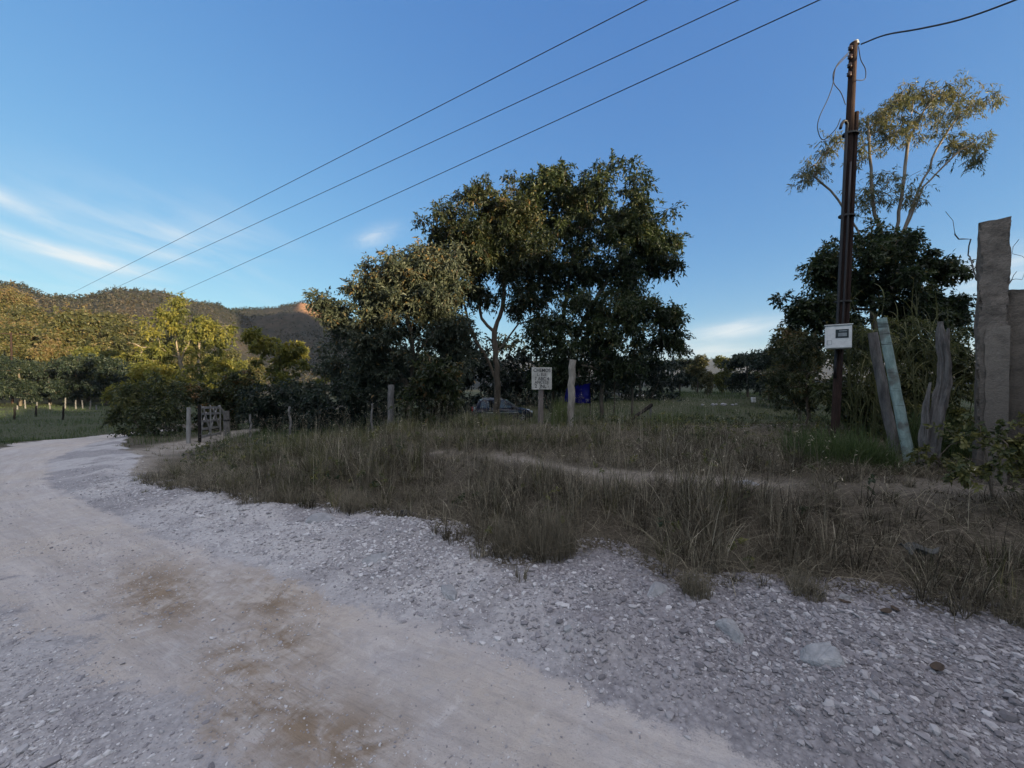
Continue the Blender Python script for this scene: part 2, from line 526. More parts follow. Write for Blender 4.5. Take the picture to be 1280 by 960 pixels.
def concrete_mat(name, c1, c2, dark, band):
    m, b = new_mat(name)
    tc = b.n('ShaderNodeTexCoord')
    nz = b.n('ShaderNodeTexNoise', {'Vector': tc.outputs['Object'], 'Scale': 7.0, 'Detail': 10.0, 'Roughness': 0.72})
    mp = b.n('ShaderNodeMapping', {'Vector': tc.outputs['Object'], 'Scale': (3.0, 3.0, 5.0)})
    n2 = b.n('ShaderNodeTexNoise', {'Vector': mp.outputs[0], 'Scale': 2.0, 'Detail': 6.0, 'Distortion': 0.8})
    n3 = b.n('ShaderNodeTexNoise', {'Vector': tc.outputs['Object'], 'Scale': 60.0, 'Detail': 3.0})
    cr = b.ramp(nz.outputs[0], [(0.32, c1), (0.66, c2)])
    st = b.n('ShaderNodeMapRange', {0: n2.outputs[0], 1: 0.48, 2: 0.68, 3: 0.0, 4: band}).outputs[0]
    cr = b.mix(st, cr, dark)
    zz = b.n('ShaderNodeSeparateXYZ', {0: tc.outputs['Object']}).outputs[2]
    dm = b.math('ADD', b.n('ShaderNodeMapRange', {0: zz, 1: 0.2, 2: 1.9, 3: 0.75, 4: 0.0}).outputs[0], b.math('MULTIPLY', b.math('SUBTRACT', nz.outputs[0], .5), 1.8))
    cr = b.mix(b.n('ShaderNodeMapRange', {0: dm, 1: 0.1, 2: 0.6, 3: 0.0, 4: 0.7}).outputs[0], cr, tuple(.75 * v for v in dark))
    cr = b.mix(b.n('ShaderNodeMapRange', {0: n3.outputs[0], 1: 0.56, 2: 0.72, 3: 0.0, 4: 0.5}).outputs[0], cr, dark)
    h = b.math('ADD', nz.outputs[0], b.math('MULTIPLY', n3.outputs[0], 0.6))
    h = b.math('ADD', h, b.math('MULTIPLY', n2.outputs[0], 0.2))
    bp = b.n('ShaderNodeBump', {'Height': h, 'Strength': 0.7, 'Distance': 0.02})
    p = b.n('ShaderNodeBsdfPrincipled', {'Base Color': cr, 'Roughness': 0.95, 'Normal': bp.outputs[0], 'Specular IOR Level': 0.15})
    b.n('ShaderNodeOutputMaterial', {'Surface': p.outputs[0]})
    return m


M['concrete'] = concrete_mat('old stained concrete', (0.070, 0.061, 0.051), (0.235, 0.203, 0.168), (0.075, 0.066, 0.056), 0.35)
M['plaster'] = concrete_mat('cracked lime plaster', (0.10, 0.088, 0.074), (0.29, 0.255, 0.21), (0.11, 0.096, 0.082), 0.35)
M['wallface'] = concrete_mat('rough cast wall', (0.10, 0.086, 0.070), (0.21, 0.18, 0.145), (0.055, 0.048, 0.040), 0.5)


def teal_mat():
    m, b = new_mat('peeling teal paint on wood')
    tc = b.n('ShaderNodeTexCoord')
    mp = b.n('ShaderNodeMapping', {'Vector': tc.outputs['Object'], 'Scale': (1, 1, 0.35)})
    nz = b.n('ShaderNodeTexNoise', {'Vector': mp.outputs[0], 'Scale': 16.0, 'Detail': 8.0, 'Roughness': 0.7})
    n2 = b.n('ShaderNodeTexNoise', {'Vector': tc.outputs['Object'], 'Scale': 4.0, 'Detail': 6.0})
    wv = b.n('ShaderNodeTexNoise', {'Vector': b.n('ShaderNodeMapping', {'Vector': tc.outputs['Object'], 'Scale': (2, 2, 22)}).outputs[0],
                                    'Scale': 1.0, 'Detail': 3.0})
    cr = b.ramp(nz.outputs[0], [(0.3, (0.14, 0.20, 0.18)), (0.55, (0.26, 0.34, 0.31)), (0.75, (0.38, 0.45, 0.41))])
    f = b.n('ShaderNodeMapRange', {0: n2.outputs[0], 1: 0.50, 2: 0.60}).outputs[0]
    cr = b.mix(b.math('MULTIPLY', f, 0.8), cr, (0.12, 0.11, 0.095))
    g = b.n('ShaderNodeMapRange', {0: wv.outputs[0], 1: 0.60, 2: 0.66}).outputs[0]
    cr = b.mix(b.math('MULTIPLY', g, 0.75), cr, (0.045, 0.05, 0.048))
    bp = b.n('ShaderNodeBump', {'Height': nz.outputs[0], 'Strength': 0.6, 'Distance': 0.01})
    p = b.n('ShaderNodeBsdfPrincipled', {'Base Color': cr, 'Roughness': 0.8, 'Normal': bp.outputs[0], 'Specular IOR Level': 0.25})
    b.n('ShaderNodeOutputMaterial', {'Surface': p.outputs[0]})
    return m


M['teal'] = teal_mat()


def ground_mat():
    m, b = new_mat('earth gravel and dust')
    tc = b.n('ShaderNodeTexCoord')
    P = tc.outputs['Object']

    def A(n):
        return b.n('ShaderNodeAttribute', attribute_name=n).outputs['Fac']

    def noise(scale, detail=6.0, rough=0.6, vec=None, dist=0.0):
        return b.n('ShaderNodeTexNoise', {'Vector': vec or P, 'Scale': scale, 'Detail': detail, 'Roughness': rough, 'Distortion': dist}).outputs[0]

    def mr(v, a, c, lo=0.0, hi=1.0):
        return b.n('ShaderNodeMapRange', {0: v, 1: a, 2: c, 3: lo, 4: hi}).outputs[0]
    big, mid, fine = noise(0.5), noise(3.0, 8.0, 0.65), noise(26.0, 6.0, 0.7)
    # gravel: three sizes of chips
    peb = noise(110.0, 4.0, 0.7)
    mot = noise(7.0, 8.0, 0.7, None, 0.6)
    v1 = b.n('ShaderNodeTexVoronoi', {'Vector': P, 'Scale': 30.0, 'Randomness': 1.0})
    v2 = b.n('ShaderNodeTexVoronoi', {'Vector': P, 'Scale': 66.0, 'Randomness': 1.0})
    s1 = b.n('ShaderNodeSeparateColor', {0: v1.outputs['Color']}).outputs[0]
    s2 = b.n('ShaderNodeSeparateColor', {0: v2.outputs['Color']}).outputs[0]
    g1 = b.ramp(s1, [(0, (0.10, 0.097, 0.104)), (0.5, (0.175, 0.168, 0.174)), (0.85, (0.25, 0.242, 0.244)), (1, (0.38, 0.37, 0.365))])
    g2 = b.ramp(s2, [(0, (0.125, 0.12, 0.128)), (0.6, (0.19, 0.183, 0.188)), (1, (0.30, 0.29, 0.29))])
    gravel = b.mix(mr(mid, 0.42, 0.6), g1, g2)
    gravel = b.mix(b.math('MULTIPLY', mr(v1.outputs['Distance'], 0.25, 0.65), 0.7), gravel, (0.045, 0.043, 0.047))
    gravel = b.mix(mr(fine, 0.45, 0.7, 0.0, 0.4), gravel, (0.27, 0.262, 0.265))
    gravel = b.mix(mr(big, 0.35, 0.7, 0.0, 0.35), gravel, (0.24, 0.215, 0.235))
    # dusty pale crust showing through the gravel
    crust = b.ramp(fine, [(0.3, (0.30, 0.29, 0.285)), (0.7, (0.44, 0.425, 0.41))])
    gravel = b.mix(b.math('MULTIPLY', A('crust'), mr(mid, 0.26, 0.52, 0.25, 1.0)), gravel, crust)
    # compacted track, streaked along the driving direction
    st = b.n('ShaderNodeCombineXYZ', {0: b.math('MULTIPLY', A('along'), 0.30), 1: b.math('MULTIPLY', A('across'), 3.0), 2: 0.0})
    streak = noise(2.2, 8.0, 0.65, st.outputs[0], 0.4)
    track = b.ramp(streak, [(0.28, (0.32, 0.292, 0.265)), (0.5, (0.40, 0.372, 0.345)), (0.72, (0.485, 0.455, 0.425))])
    track = b.mix(mr(mid, 0.4, 0.7, 0.0, 0.35), track, (0.33, 0.315, 0.325))
    track = b.mix(mr(noise(0.9, 5.0, 0.6), 0.40, 0.62, 0.0, 0.8), track, b.mix(0.75, track, (0.43, 0.375, 0.31)))
    st2 = b.n('ShaderNodeCombineXYZ', {0: b.math('MULTIPLY', A('along'), 1.1), 1: b.math('MULTIPLY', A('across'), 11.0), 2: 4.0})
    fstreak = noise(2.0, 6.0, 0.7, st2.outputs[0], 0.8)
    track = b.mix(mr(fstreak, 0.52, 0.72, 0.0, 0.28), track, (0.27, 0.25, 0.24))
    track = b.mix(mr(fstreak, 0.42, 0.28, 0.0, 0.25), track, (0.55, 0.525, 0.50))
    track = b.mix(mr(mot, 0.50, 0.72, 0.0, 0.5), track, (0.27, 0.255, 0.25))
    track = b.mix(mr(mot, 0.44, 0.30, 0.0, 0.45), track, (0.56, 0.535, 0.51))
    track = b.mix(mr(peb, 0.52, 0.70, 0.0, 0.45), track, (0.22, 0.205, 0.20))
    sp = mr(s1, 0.80, 0.95)
    track = b.mix(b.math('MULTIPLY', sp, 0.35), track, g1)
    n5 = noise(1.9, 5.0, 0.55)
    stain = b.math('MULTIPLY', A('stain'), mr(b.math('ADD', b.math('ADD', b.math('MULTIPLY', n5, 0.4), b.math('MULTIPLY', mot, 0.45)), b.math('MULTIPLY', fstreak, 0.15)), 0.43, 0.55))
    track = b.mix(b.math('MULTIPLY', A('stain'), 0.30), track, (0.33, 0.28, 0.215))
    track = b.mix(stain, track, b.ramp(mid, [(0.35, (0.165, 0.122, 0.082)), (0.65, (0.26, 0.20, 0.14))]))
    # soil with litter under the grass
    soil = b.ramp(fine, [(0.3, (0.035, 0.030, 0.022)), (0.55, (0.085, 0.073, 0.055)), (0.75, (0.15, 0.13, 0.10))])
    green = b.ramp(fine, [(0.3, (0.022, 0.030, 0.013)), (0.7, (0.070, 0.078, 0.032))])
    soil = b.mix(b.math('MULTIPLY', A('green'), mr(mid, 0.3, 0.55)), soil, green)
    path = b.ramp(fine, [(0.3, (0.16, 0.14, 0.115)), (0.55, (0.28, 0.25, 0.21)), (0.75, (0.38, 0.345, 0.30))])
    soil = b.mix(b.math('MULTIPLY', A('path'), mr(mid, 0.25, 0.5)), soil, path)
    # far slopes: dry scrub colours, with the hillside shade put into them
    hn = noise(0.035, 8.0, 0.7)
    hn2 = noise(0.25, 6.0, 0.7)
    hill = b.ramp(b.math('ADD', b.math('MULTIPLY', hn, 0.5), b.math('MULTIPLY', hn2, 0.5)),
                  [(0.36, (0.014, 0.017, 0.012)), (0.47, (0.028, 0.027, 0.019)), (0.58, (0.050, 0.041, 0.030)), (0.7, (0.085, 0.062, 0.044))])
    hill = b.mix(A('bare'), hill, b.ramp(hn2, [(0.35, (0.20, 0.10, 0.055)), (0.65, (0.36, 0.20, 0.11))]))  # orange sunlight on the peak's flank, painted into the hill colour
    rd = b.math('MAXIMUM', A('gravel'), A('track'))
    tf = b.math('ADD', A('track'), b.math('ADD', b.math('MULTIPLY', b.math('SUBTRACT', mot, 0.5), 1.3), b.math('MULTIPLY', b.math('SUBTRACT', peb, 0.5), 0.9)))
    roadc = b.mix(mr(tf, 0.38, 0.62), gravel, track)
    edge = b.math('ADD', A('gravel'), b.math('MULTIPLY', b.math('SUBTRACT', mid, 0.5), 0.9))
    c = b.mix(mr(edge, 0.35, 0.65), soil, roadc)
    c = b.mix(A('far'), c, hill)
    # relief
    hg = b.math('MULTIPLY', b.math('SUBTRACT', 1.0, v1.outputs['Distance']), 0.55)
    hg = b.math('ADD', hg, b.math('MULTIPLY', b.math('SUBTRACT', 1.0, v2.outputs['Distance']), 0.3))
    hg = b.math('MULTIPLY', hg, b.math('SUBTRACT', 1.0, b.math('MULTIPLY', A('track'), 0.86)))
    h = b.math('ADD', hg, b.math('MULTIPLY', fine, 0.35))
    h = b.math('ADD', h, b.math('MULTIPLY', b.math('ADD', b.math('ADD', b.math('ADD', streak, fstreak), b.math('MULTIPLY', mot, 0.8)), b.math('MULTIPLY', peb, 0.35)), b.math('MULTIPLY', A('track'), 0.8)))
    bp = b.n('ShaderNodeBump', {'Height': h, 'Strength': 0.9, 'Distance': 0.018})
    p = b.n('ShaderNodeBsdfPrincipled', {'Base Color': c, 'Roughness': 0.95, 'Normal': bp.outputs[0], 'Specular IOR Level': 0.15})
    b.n('ShaderNodeOutputMaterial', {'Surface': p.outputs[0]})
    return m


M['ground'] = ground_mat()

# ------------------------------------------------------------------ terrain
GRASS_EDGE = [(16, -3.0), (6.5, 0.9), (4.2, 1.85), (3.2, 2.42), (2.6, 2.72), (1.9, 2.75), (1.28, 2.85), (0.85, 3.5), (0.35, 3.25),
              (-0.1, 3.3), (-0.75, 4.0), (-1.95, 4.65), (-3.1, 4.8), (-5.5, 6.0), (-7.4, 7.3), (-8.6, 9.0), (-10.6, 10.5),
              (-13.4, 13.2), (-16.5, 17), (-19.5, 23), (-20.5, 34), (-19, 60)]
ROAD_OUT = [(16, -9), (2, -5), (-3, -2.6), (-6, 0.3), (-9, 3.5), (-12.5, 7.8), (-15.4, 11.6), (-19.8, 16.4), (-23.5, 22),
            (-25.5, 34), (-24, 60)]
TRACK_EDGE = [(9, -2.2), (1.22, 1.63), (0, 2.22), (-1.24, 2.85), (-2.9, 3.65), (-5.5, 5.0), (-8, 6.6), (-10.8, 9), (-12.9, 11.3),
              (-16.2, 16), (-19, 22), (-20.2, 34), (-19, 60)]
GATE_PATH = [(-7.4, 6.9), (-9.4, 9.6), (-11.2, 14.0), (-13.0, 19.0)]
FOOTPATH = [(-3.0, 7.4), (-1.2, 6.5), (-0.2, 5.95), (1.0, 5.0), (2.6, 4.4), (4.2, 4.05), (5.4, 4.1), (6.8, 3.2), (9, 2.4)]

CREST_PX = [-2500, -900, -300, 0, 30, 60, 100, 130, 165, 200, 235, 270, 300, 330, 352, 375, 392, 408, 430, 470, 520, 600, 700]
CREST_PY = [300, 340, 352, 362, 366, 376, 378, 370, 367, 371, 380, 386, 391, 392, 386, 380, 387, 396, 416, 440, 455, 466, 472]


def terrain(x, y):
    x = np.asarray(x, float)
    y = np.asarray(y, float)
    r = np.hypot(x, y)
    yy = np.clip(y, 0, 400)
    z = -0.060 * np.clip(yy - 4, 0, 22) - 0.015 * np.clip(yy - 26, 0, 34)
    z = z - 0.55 * ss(-14, -24, x) * ss(8, 20, y)
    z = z + 1.15 * ss(20, 46, y) * ss(-9, 5, x)
    # bank
    dg = sdist(x, y, GRASS_EDGE)                      # + on the bank side
    dt = sdist(x, y, TRACK_EDGE)
    ro = -sdist(x, y, ROAD_OUT)
    P = -0.35 + 0.78 * ss(-8.5, 0.5, x)
    w = ss(0.0, 1.7, dg) * ss(17, 9, y) * ss(-10.5, -5, x)
    z = z * (1 - w) + P * w
    z = z + 0.07 * ss(0, 0.9, dt) * ss(1.0, -0.1, dg) * (dg < 1.0)
    # ruts and camber of the road
    road = ss(0.3, -0.1, dg) * ss(0.3, -0.1, ro)
    z = z + road * (-0.035 * np.exp(-((dt + 0.55) / 0.4) ** 2) - 0.03 * np.exp(-((dt + 2.1) / 0.45) ** 2) + 0.02 * np.exp(-((dt + 1.3) / 0.4) ** 2))
    near = ss(40, 10, r)
    z = z + near * (0.05 * fbm(x * 0.9, y * 0.9, 3) * 2 * (0.5 + ss(-0.2, 0.6, dg)) + 0.022 * fbm(x * 4, y * 4, 9) * ss(-0.4, 0.2, dt))
    lump = np.clip(fbm(x * 1.7, y * 1.7, 21, 3) - 0.06, 0, 1)
    sh = ss(-0.1, 0.35, dt) * ss(0.4, -0.1, dg)
    z = z + near * sh * lump * 0.30
    z = z + ss(12, 40, r) * 0.5 * fbm(x * 0.06, y * 0.06, 5)
    # unseen ridge added behind the camera, to the right, keeping the road in shade
    s = x * -SUN_H[0] + y * -SUN_H[1]
    t = x * -SUN_H[1] + y * SUN_H[0]
    crest = (RIDGE_H + 3.6 * ss(12.5, 17, t) * ss(30, 24, t) + 1.6 * fbm(t * 0.10, s * 0.0 + 2.0, 31, 3)) * ss(125, 90, t) * ss(-140, -60, t)  # one stretch of crest raised to keep sun off the middle trees
    z = z + crest * np.exp(-((s + RIDGE_L) / 16.0) ** 2)
    z = z + FARR_H * np.exp(-((s + 320) / 90.0) ** 2) * ss(62, 120, t) * ss(420, 300, t)  # unseen far hill added to shade the left hills
    # hills at the left
    with np.errstate(divide='ignore', invalid='ignore'):
        th = np.arctan2(x, y)
    px = 640 + FPX * np.tan(np.clip(th, -1.37, 1.37))
    py = np.interp(px, CREST_PX, CREST_PY)
    py = py + 9.0 * fbm(px * .035, px * 0 + 1.5, 47, 4) * (px < 460)
    py = np.where(th < -1.37, 300, np.where(th > 1.37, 472, py))
    R0 = np.interp(px, [-500, 0, 180, 250, 310, 400, 470], [330, 300, 300, 330, 460, 440, 400])
    hc = (HOR - py) / FPX * R0 * np.clip(np.cos(th), 0.2, 1) + EYE + 2.2
    hc = np.where(py >= 471.5, 0, hc)
    prof = ss(0.27, 1.0, r / R0) ** 1.35 * ss(1.75, 1.02, r / R0)
    rough = 1 + 0.30 * fbm(x * 0.022, y * 0.022, 41, 5) * ss(0.25, 0.6, r / R0) * ss(1.0, 0.85, r / R0)
    z = z + hc * prof * rough
    # far plateau
    fp = 105 + 26 * fbm(th * 9.0, th * 0 + 3, 51, 4)
    z = z + fp * ss(1500, 2500, r + 400 * fbm(x * 0.003, y * 0.003, 61, 3)) * ss(-1.5, -1.2, th) * ss(1.5, 1.2, th)
    return z


SUN_H = (math.sin(SUN_AZ), math.cos(SUN_AZ))
RIDGE_L, RIDGE_H, FARR_H = 52.0, 10.9, 125.0


def gz(x, y):
    return float(terrain(np.array([x]), np.array([y]))[0])


def on_ground(px, Y, dz=0.0):
    x = (px - 640.0) / FPX * Y
    return np.array([x, Y, gz(x, Y) + dz])


def build_ground():
    front = np.radians(np.concatenate([np.arange(-60, 60, 0.16)]))
    back = np.radians(np.arange(60, 300, 1.5))
    ang = np.concatenate([front, back])
    rad_ = np.concatenate([[0.25, 0.6], np.exp(np.arange(math.log(0.9), math.log(60), 0.0105)),
                           np.exp(np.arange(math.log(60.5), math.log(3200), 0.026))])
    na, nr = len(ang), len(rad_)
    Rg, Ag = np.meshgrid(rad_, ang, indexing='ij')
    x = (Rg * np.sin(Ag)).ravel()
    y = (Rg * np.cos(Ag)).ravel()
    z = terrain(x, y)
    x = np.append(x, 0.0)
    y = np.append(y, 0.0)
    z = np.append(z, gz(0, 0))
    r = np.hypot(x, y)
    dg, dt, ro = sdist(x, y, GRASS_EDGE), sdist(x, y, TRACK_EDGE), -sdist(x, y, ROAD_OUT)
    jit = 0.22 * fbm(x * 2.2, y * 2.2, 77, 4) * 2
    gravel = ss(0.25, -0.25, dg + jit) * ss(0.4, -0.3, ro + jit * 2)
    width = np.interp(y, [0, 2, 3.4, 4.6, 7, 12], [.95, 1.1, 1.25, 2.3, 4.5, 6])
    gravel = gravel * ss(27, 24, y)
    track = ss(0.18, -0.22, dt + jit * 0.8) * ss(-width - 0.45, -width + 0.45, dt + jit * 2.0)
    track = track * gravel
    dgp = np.abs(sdist(x, y, GATE_PATH))
    dfp = np.abs(sdist(x, y, FOOTPATH))
    path = np.clip(ss(1.0, 0.35, dgp + jit) * 0.9 + 0.68 * ss(0.34, 0.05, dfp + jit * 1.1) * ss(.40, .56, fbm(x * .75, y * .75, 97, 3) + .5), 0, 1)
    path = np.maximum(path, 0.6 * np.exp(-((x - 5.0) / 1.0) ** 2 - ((y - 4.1) / 0.45) ** 2))
    stain = np.zeros_like(x)
    for (px_, py_, rx, ry) in ((320, 890, .33, .26), (430, 930, .28, .22), (370, 905, .35, .2), (330, 745, .42, .26), (345, 800, .3, .2), (200, 740, .6, .3), (300, 830, .4, .2)):
        Y = EYE * FPX / (py_ - HOR)
        X = (px_ - 640) / FPX * Y
        c, s_ = math.cos(2.6), math.sin(2.6)
        u, v = (x - X) * c + (y - Y) * s_, -(x - X) * s_ + (y - Y) * c
        stain = np.maximum(stain, np.exp(-(u / (rx * 1.3)) ** 2 - (v / ry) ** 2))
    green = np.clip(ss(9, 20, y) * ss(-0.2, 0.5, dg) + ss(-0.2, 0.8, ro), 0, 1)
    crust = (0.35 + 0.65 * ss(0.40, 0.56, fbm(x * 0.8, y * 0.8, 90, 3) + 0.5)) * ss(1.6, -0.9, x) * ss(-.3, .1, dt) * .8 + 0.20 + .55 * ss(-.6, -1.2, dt)
    far = ss(85, 130, r)
    # orange sunlight painted onto the flank just below the peak
    th = np.arctan2(x, y)
    pxx = 640 + FPX * np.tan(np.clip(th, -1.37, 1.37))
    bare = ss(366, 382, pxx + 8 * fbm(x * .03, y * .03, 96, 3)) * ss(440, 410, pxx) * ss(330, 380, r) * ss(520, 470, r) * ss(0.25, 0.45, fbm(x * .02, y * .02, 95, 4) + 0.5)
    attrs = dict(gravel=gravel, track=track, path=path, stain=stain, green=green, crust=crust, far=far, bare=bare,
                 across=dt, along=(-x * 0.86 + y * 0.5))
    i = np.arange(nr - 1)[:, None] * na
    j = np.arange(na)[None, :]
    jn = (j + 1) % na
    q = np.stack([i + j, i + na + j, i + na + jn, i + jn], -1).reshape(-1, 4)[:, ::-1]
    c = len(x) - 1
    j = np.arange(na)
    tri = np.stack([np.full(na, c), (j + 1) % na, j], 1)
    fr = r[q].mean(1)
    is_road = (gravel[q].mean(1) > 0.5) & (fr < 120)
    is_path = (~is_road) & (path[q].mean(1) > 0.33) & (fr < 60)
    is_hill = fr > 110
    V = np.stack([x, y, z], 1)

    def sub(name, mask, tris=None):
        fs = [q[mask]] + ([tris] if tris is not None else [])
        used = np.unique(np.concatenate([f.ravel() for f in fs]))
        lut = np.full(len(V), -1, np.int32)
        lut[used] = np.arange(len(used))
        o = mesh_np(name, V[used], [lut[f] for f in fs], M['ground'], attrs={k: v[used] for k, v in attrs.items()}, smooth=True)
        o['kind'] = 'structure'
        return o
    sub('road', is_road, tri)
    sub('footpath', is_path)
    sub('hills', is_hill)
    sub('ground', ~(is_road | is_path | is_hill))


build_ground()

# ------------------------------------------------------------------ foliage builders


def leaves(centers, sigma, n_per, length, width, droop=0.3, flat=0.7, tint0=None, tint_var=0.18, outward=None, seed=0):
    """leaf blades gathered in clumps -> verts, quads, tint"""
    g = np.random.default_rng(seed + 100)
    cen = np.asarray(centers, float)
    nc = len(cen)
    sig = np.broadcast_to(np.asarray(sigma, float), (nc,))
    per_spray = 11
    ns = max(1, n_per // per_spray)
    n_per = ns * per_spray if n_per >= per_spray else n_per
    if n_per < per_spray:
        ns, per_spray = 1, n_per
    # a clump is a bundle of leafy twigs; every twig carries a row of leaves
    tw = g.normal(size=(nc, ns, 3))
    tw /= np.linalg.norm(tw, axis=2)[:, :, None] + 1e-9
    tdir = tw + g.normal(size=(nc, ns, 3)) * .35 + np.array([0, 0, -1.1 * droop])
    tdir /= np.linalg.norm(tdir, axis=2)[:, :, None] + 1e-9
    start = cen[:, None, :] + tw * (sig[:, None] * g.uniform(.05, .75, (nc, ns)))[:, :, None] * np.array([1, 1, flat])
    tl = (sig[:, None] * g.uniform(.7, 1.5, (nc, ns)))
    u = np.linspace(.12, 1, per_spray)[None, None, :] + g.normal(size=(nc, ns, per_spray)) * .05
    P = start[:, :, None, :] + tdir[:, :, None, :] * (tl[:, :, None] * u)[..., None] - np.array([0, 0, 1.0]) * (droop * .5 * tl[:, :, None] * u ** 2)[..., None]
    P = P + g.normal(size=P.shape) * (sig[:, None, None, None] * .07)
    d = tdir[:, :, None, :] * .7 + g.normal(size=P.shape) * .62 + np.array([0, 0, -.8 * droop])
    P = P.reshape(-1, 3)
    d = d.reshape(-1, 3)
    n = len(P)
    d /= np.linalg.norm(d, axis=1)[:, None] + 1e-9
    up = g.normal(size=(n, 3)) * 0.75 + np.array([0, 0, 1.0])
    side = np.cross(d, up)
    side /= np.linalg.norm(side, axis=1)[:, None] + 1e-9
    nor = np.cross(side, d)
    L = length * g.uniform(0.45, 1.3, n)
    W = width * g.uniform(0.7, 1.25, n)
    m = P + d * (L * 0.45)[:, None] + nor * (L * 0.06)[:, None]
    tip = P + d * L[:, None] - np.array([0, 0, 1.0]) * (L * 0.12)[:, None]
    V = np.stack([P, m + side * (W / 2)[:, None], tip, m - side * (W / 2)[:, None]], 1).reshape(-1, 3)
    F = np.arange(n * 4, dtype=np.int32).reshape(-1, 4)
    t0 = g.uniform(0.2, 0.7, nc) if tint0 is None else np.asarray(tint0)
    t = np.repeat(t0, n_per) + np.repeat(g.normal(size=nc * ns) * tint_var * .8, per_spray) + g.normal(size=n) * tint_var * .7
    # a few dry leaves
    t = np.where(g.random(n) < 0.02, 0.98, t)
    return V, F, np.repeat(np.clip(t, 0, 1), 4)


def skeleton(trunks, clumps, r_base, r_tip, seed=0, gnarl=0.10, step=0.45):
    """limbs that reach every clump from the trunks -> verts, faces"""
    g = np.random.default_rng(seed)
    pos, par = [], []
    roots = []
    for tr in trunks:
        tr = np.asarray(tr, float)
        prev = -1
        if len(pos) and len(tr):
            dd = np.linalg.norm(np.array(pos) - tr[0], axis=1)
            if dd.min() < 1.9:
                prev = int(dd.argmin())
        for k in range(len(tr)):
            if k == 0:
                if prev < 0:
                    pos.append(tr[0])
                    par.append(-1)
                    roots.append(len(pos) - 1)
                    prev = len(pos) - 1
                continue
            L = np.linalg.norm(tr[k] - tr[k - 1])
            m = max(1, int(round(L / step)))
            for q in range(1, m + 1):
                p = tr[k - 1] + (tr[k] - tr[k - 1]) * q / m + (g.normal(size=3) * gnarl * 0.25 * min(L, 1) if q < m else 0)
                pos.append(p)
                par.append(prev)
                prev = len(pos) - 1
    order = np.argsort([min(np.linalg.norm(np.array(pos) - c, axis=1)) for c in clumps])
    cap = np.zeros((len(clumps) * 30 + len(pos), 3))
    n = len(pos)
    cap[:n] = pos
    for ci in order:
        c = clumps[ci]
        A = cap[:n]
        dv = c - A
        d = np.linalg.norm(dv, axis=1)
        cost = d + 0.8 * np.maximum(0, A[:, 2] - c[2] + 0.15 * d)
        k = int(cost.argmin())
        L = d[k]
        m = min(25, max(2, int(round(L / step))))
        a = cap[k].copy()
        prev = k
        sag = 0.16 * L
        w = g.normal(size=3) * gnarl * L * 0.8
        for q in range(1, m + 1):
            f = q / m
            p = a + (c - a) * f + np.array([0, 0, 1.0]) * sag * math.sin(f * math.pi) * 0.6 + w * math.sin(f * math.pi) \
                + g.normal(size=3) * gnarl * 0.25 * step * (q < m)
            cap[n] = p
            par.append(prev)
            prev = n
            n += 1
    A = cap[:n]
    par = np.array(par)
    tips = np.ones(n)
    has = np.zeros(n)
    for i in range(n - 1, -1, -1):
        if par[i] >= 0:
            if not has[par[i]]:
                tips[par[i]] = 0
                has[par[i]] = 1
            tips[par[i]] += tips[i]
    tot = max(tips.max(), 2)
    p = math.log(r_base / r_tip) / math.log(tot)
    R = r_tip * tips ** p
    main = np.full(n, -1)
    for i in range(n):
        q = par[i]
        if q >= 0 and (main[q] < 0 or R[i] > R[main[q]]):
            main[q] = i
    T = np.zeros((n, 3))
    ok = par >= 0
    T[ok] = A[ok] - A[par[ok]]
    for i in np.where(~ok)[0]:
        T[i] = A[main[i]] - A[i] if main[i] >= 0 else (0, 0, 1)
    T /= np.linalg.norm(T, axis=1)[:, None] + 1e-9
    ref = np.array([0.37, 0.91, 0.11])

    def frame(T):
        U = np.cross(T, ref)
        U /= np.linalg.norm(U, axis=1)[:, None] + 1e-9
        return U, np.cross(T, U)
    sides = 6
    a = np.linspace(0, 2 * np.pi, sides, endpoint=False)
    U, W = frame(T)
    ring = A[:, None, :] + R[:, None, None] * (np.cos(a)[None, :, None] * U[:, None, :] + np.sin(a)[None, :, None] * W[:, None, :])
    e = np.where(ok)[0]
    pe = par[e]
    own = A[pe][:, None, :] + (R[e] * 1.12)[:, None, None] * (np.cos(a)[None, :, None] * U[e][:, None, :] + np.sin(a)[None, :, None] * W[e][:, None, :])
    ismain = (main[pe] == e)
    start = np.where(ismain[:, None, None], ring[pe], own)
    V = np.concatenate([start, ring[e]], 1).reshape(-1, 3)
    b0 = np.arange(len(e))[:, None] * (2 * sides)
    j = np.arange(sides)[None, :]
    jn = (j + 1) % sides
    F = np.stack([b0 + j, b0 + jn, b0 + sides + jn, b0 + sides + j], -1).reshape(-1, 4)
    return V, F


FULL = 2.3


def blob_points(blobs, base, per, seed, shell=0.45):
    """clump centres spread through ellipsoids (cx,cy,cz,rx,ry,rz[,weight])"""
    g = np.random.default_rng(seed)
    out = []
    for bl in blobs:
        c, r = np.array(bl[:3]), np.array(bl[3:6])
        w = bl[6] if len(bl) > 6 else 1.0
        n = max(2, int(per * w))
        v = g.normal(size=(n, 3))
        v /= np.linalg.norm(v, axis=1)[:, None]
        e = 0.52 + 0.85 * (fbm(v[:, 0] * 1.9 + c[0] * 3.1, v[:, 1] * 1.9 + v[:, 2] * 2.3 + c[2], seed + 400, 3) + 0.5)
        q = g.random(n) ** shell
        v *= (q * e)[:, None]
        out.append(c + v * r)
    out = np.vstack(out)
    ext = np.ptp(out, axis=0).max()
    fr = HOLES / ext
    q = vnoise(out[:, 0] * fr + out[:, 1] * fr * .7, out[:, 2] * fr * 1.2 + out[:, 1] * fr * .4, seed + 77)
    keep = q > CULL
    return out[keep] if keep.sum() > 12 else out


HOLES, CULL = 9.0, 0.30


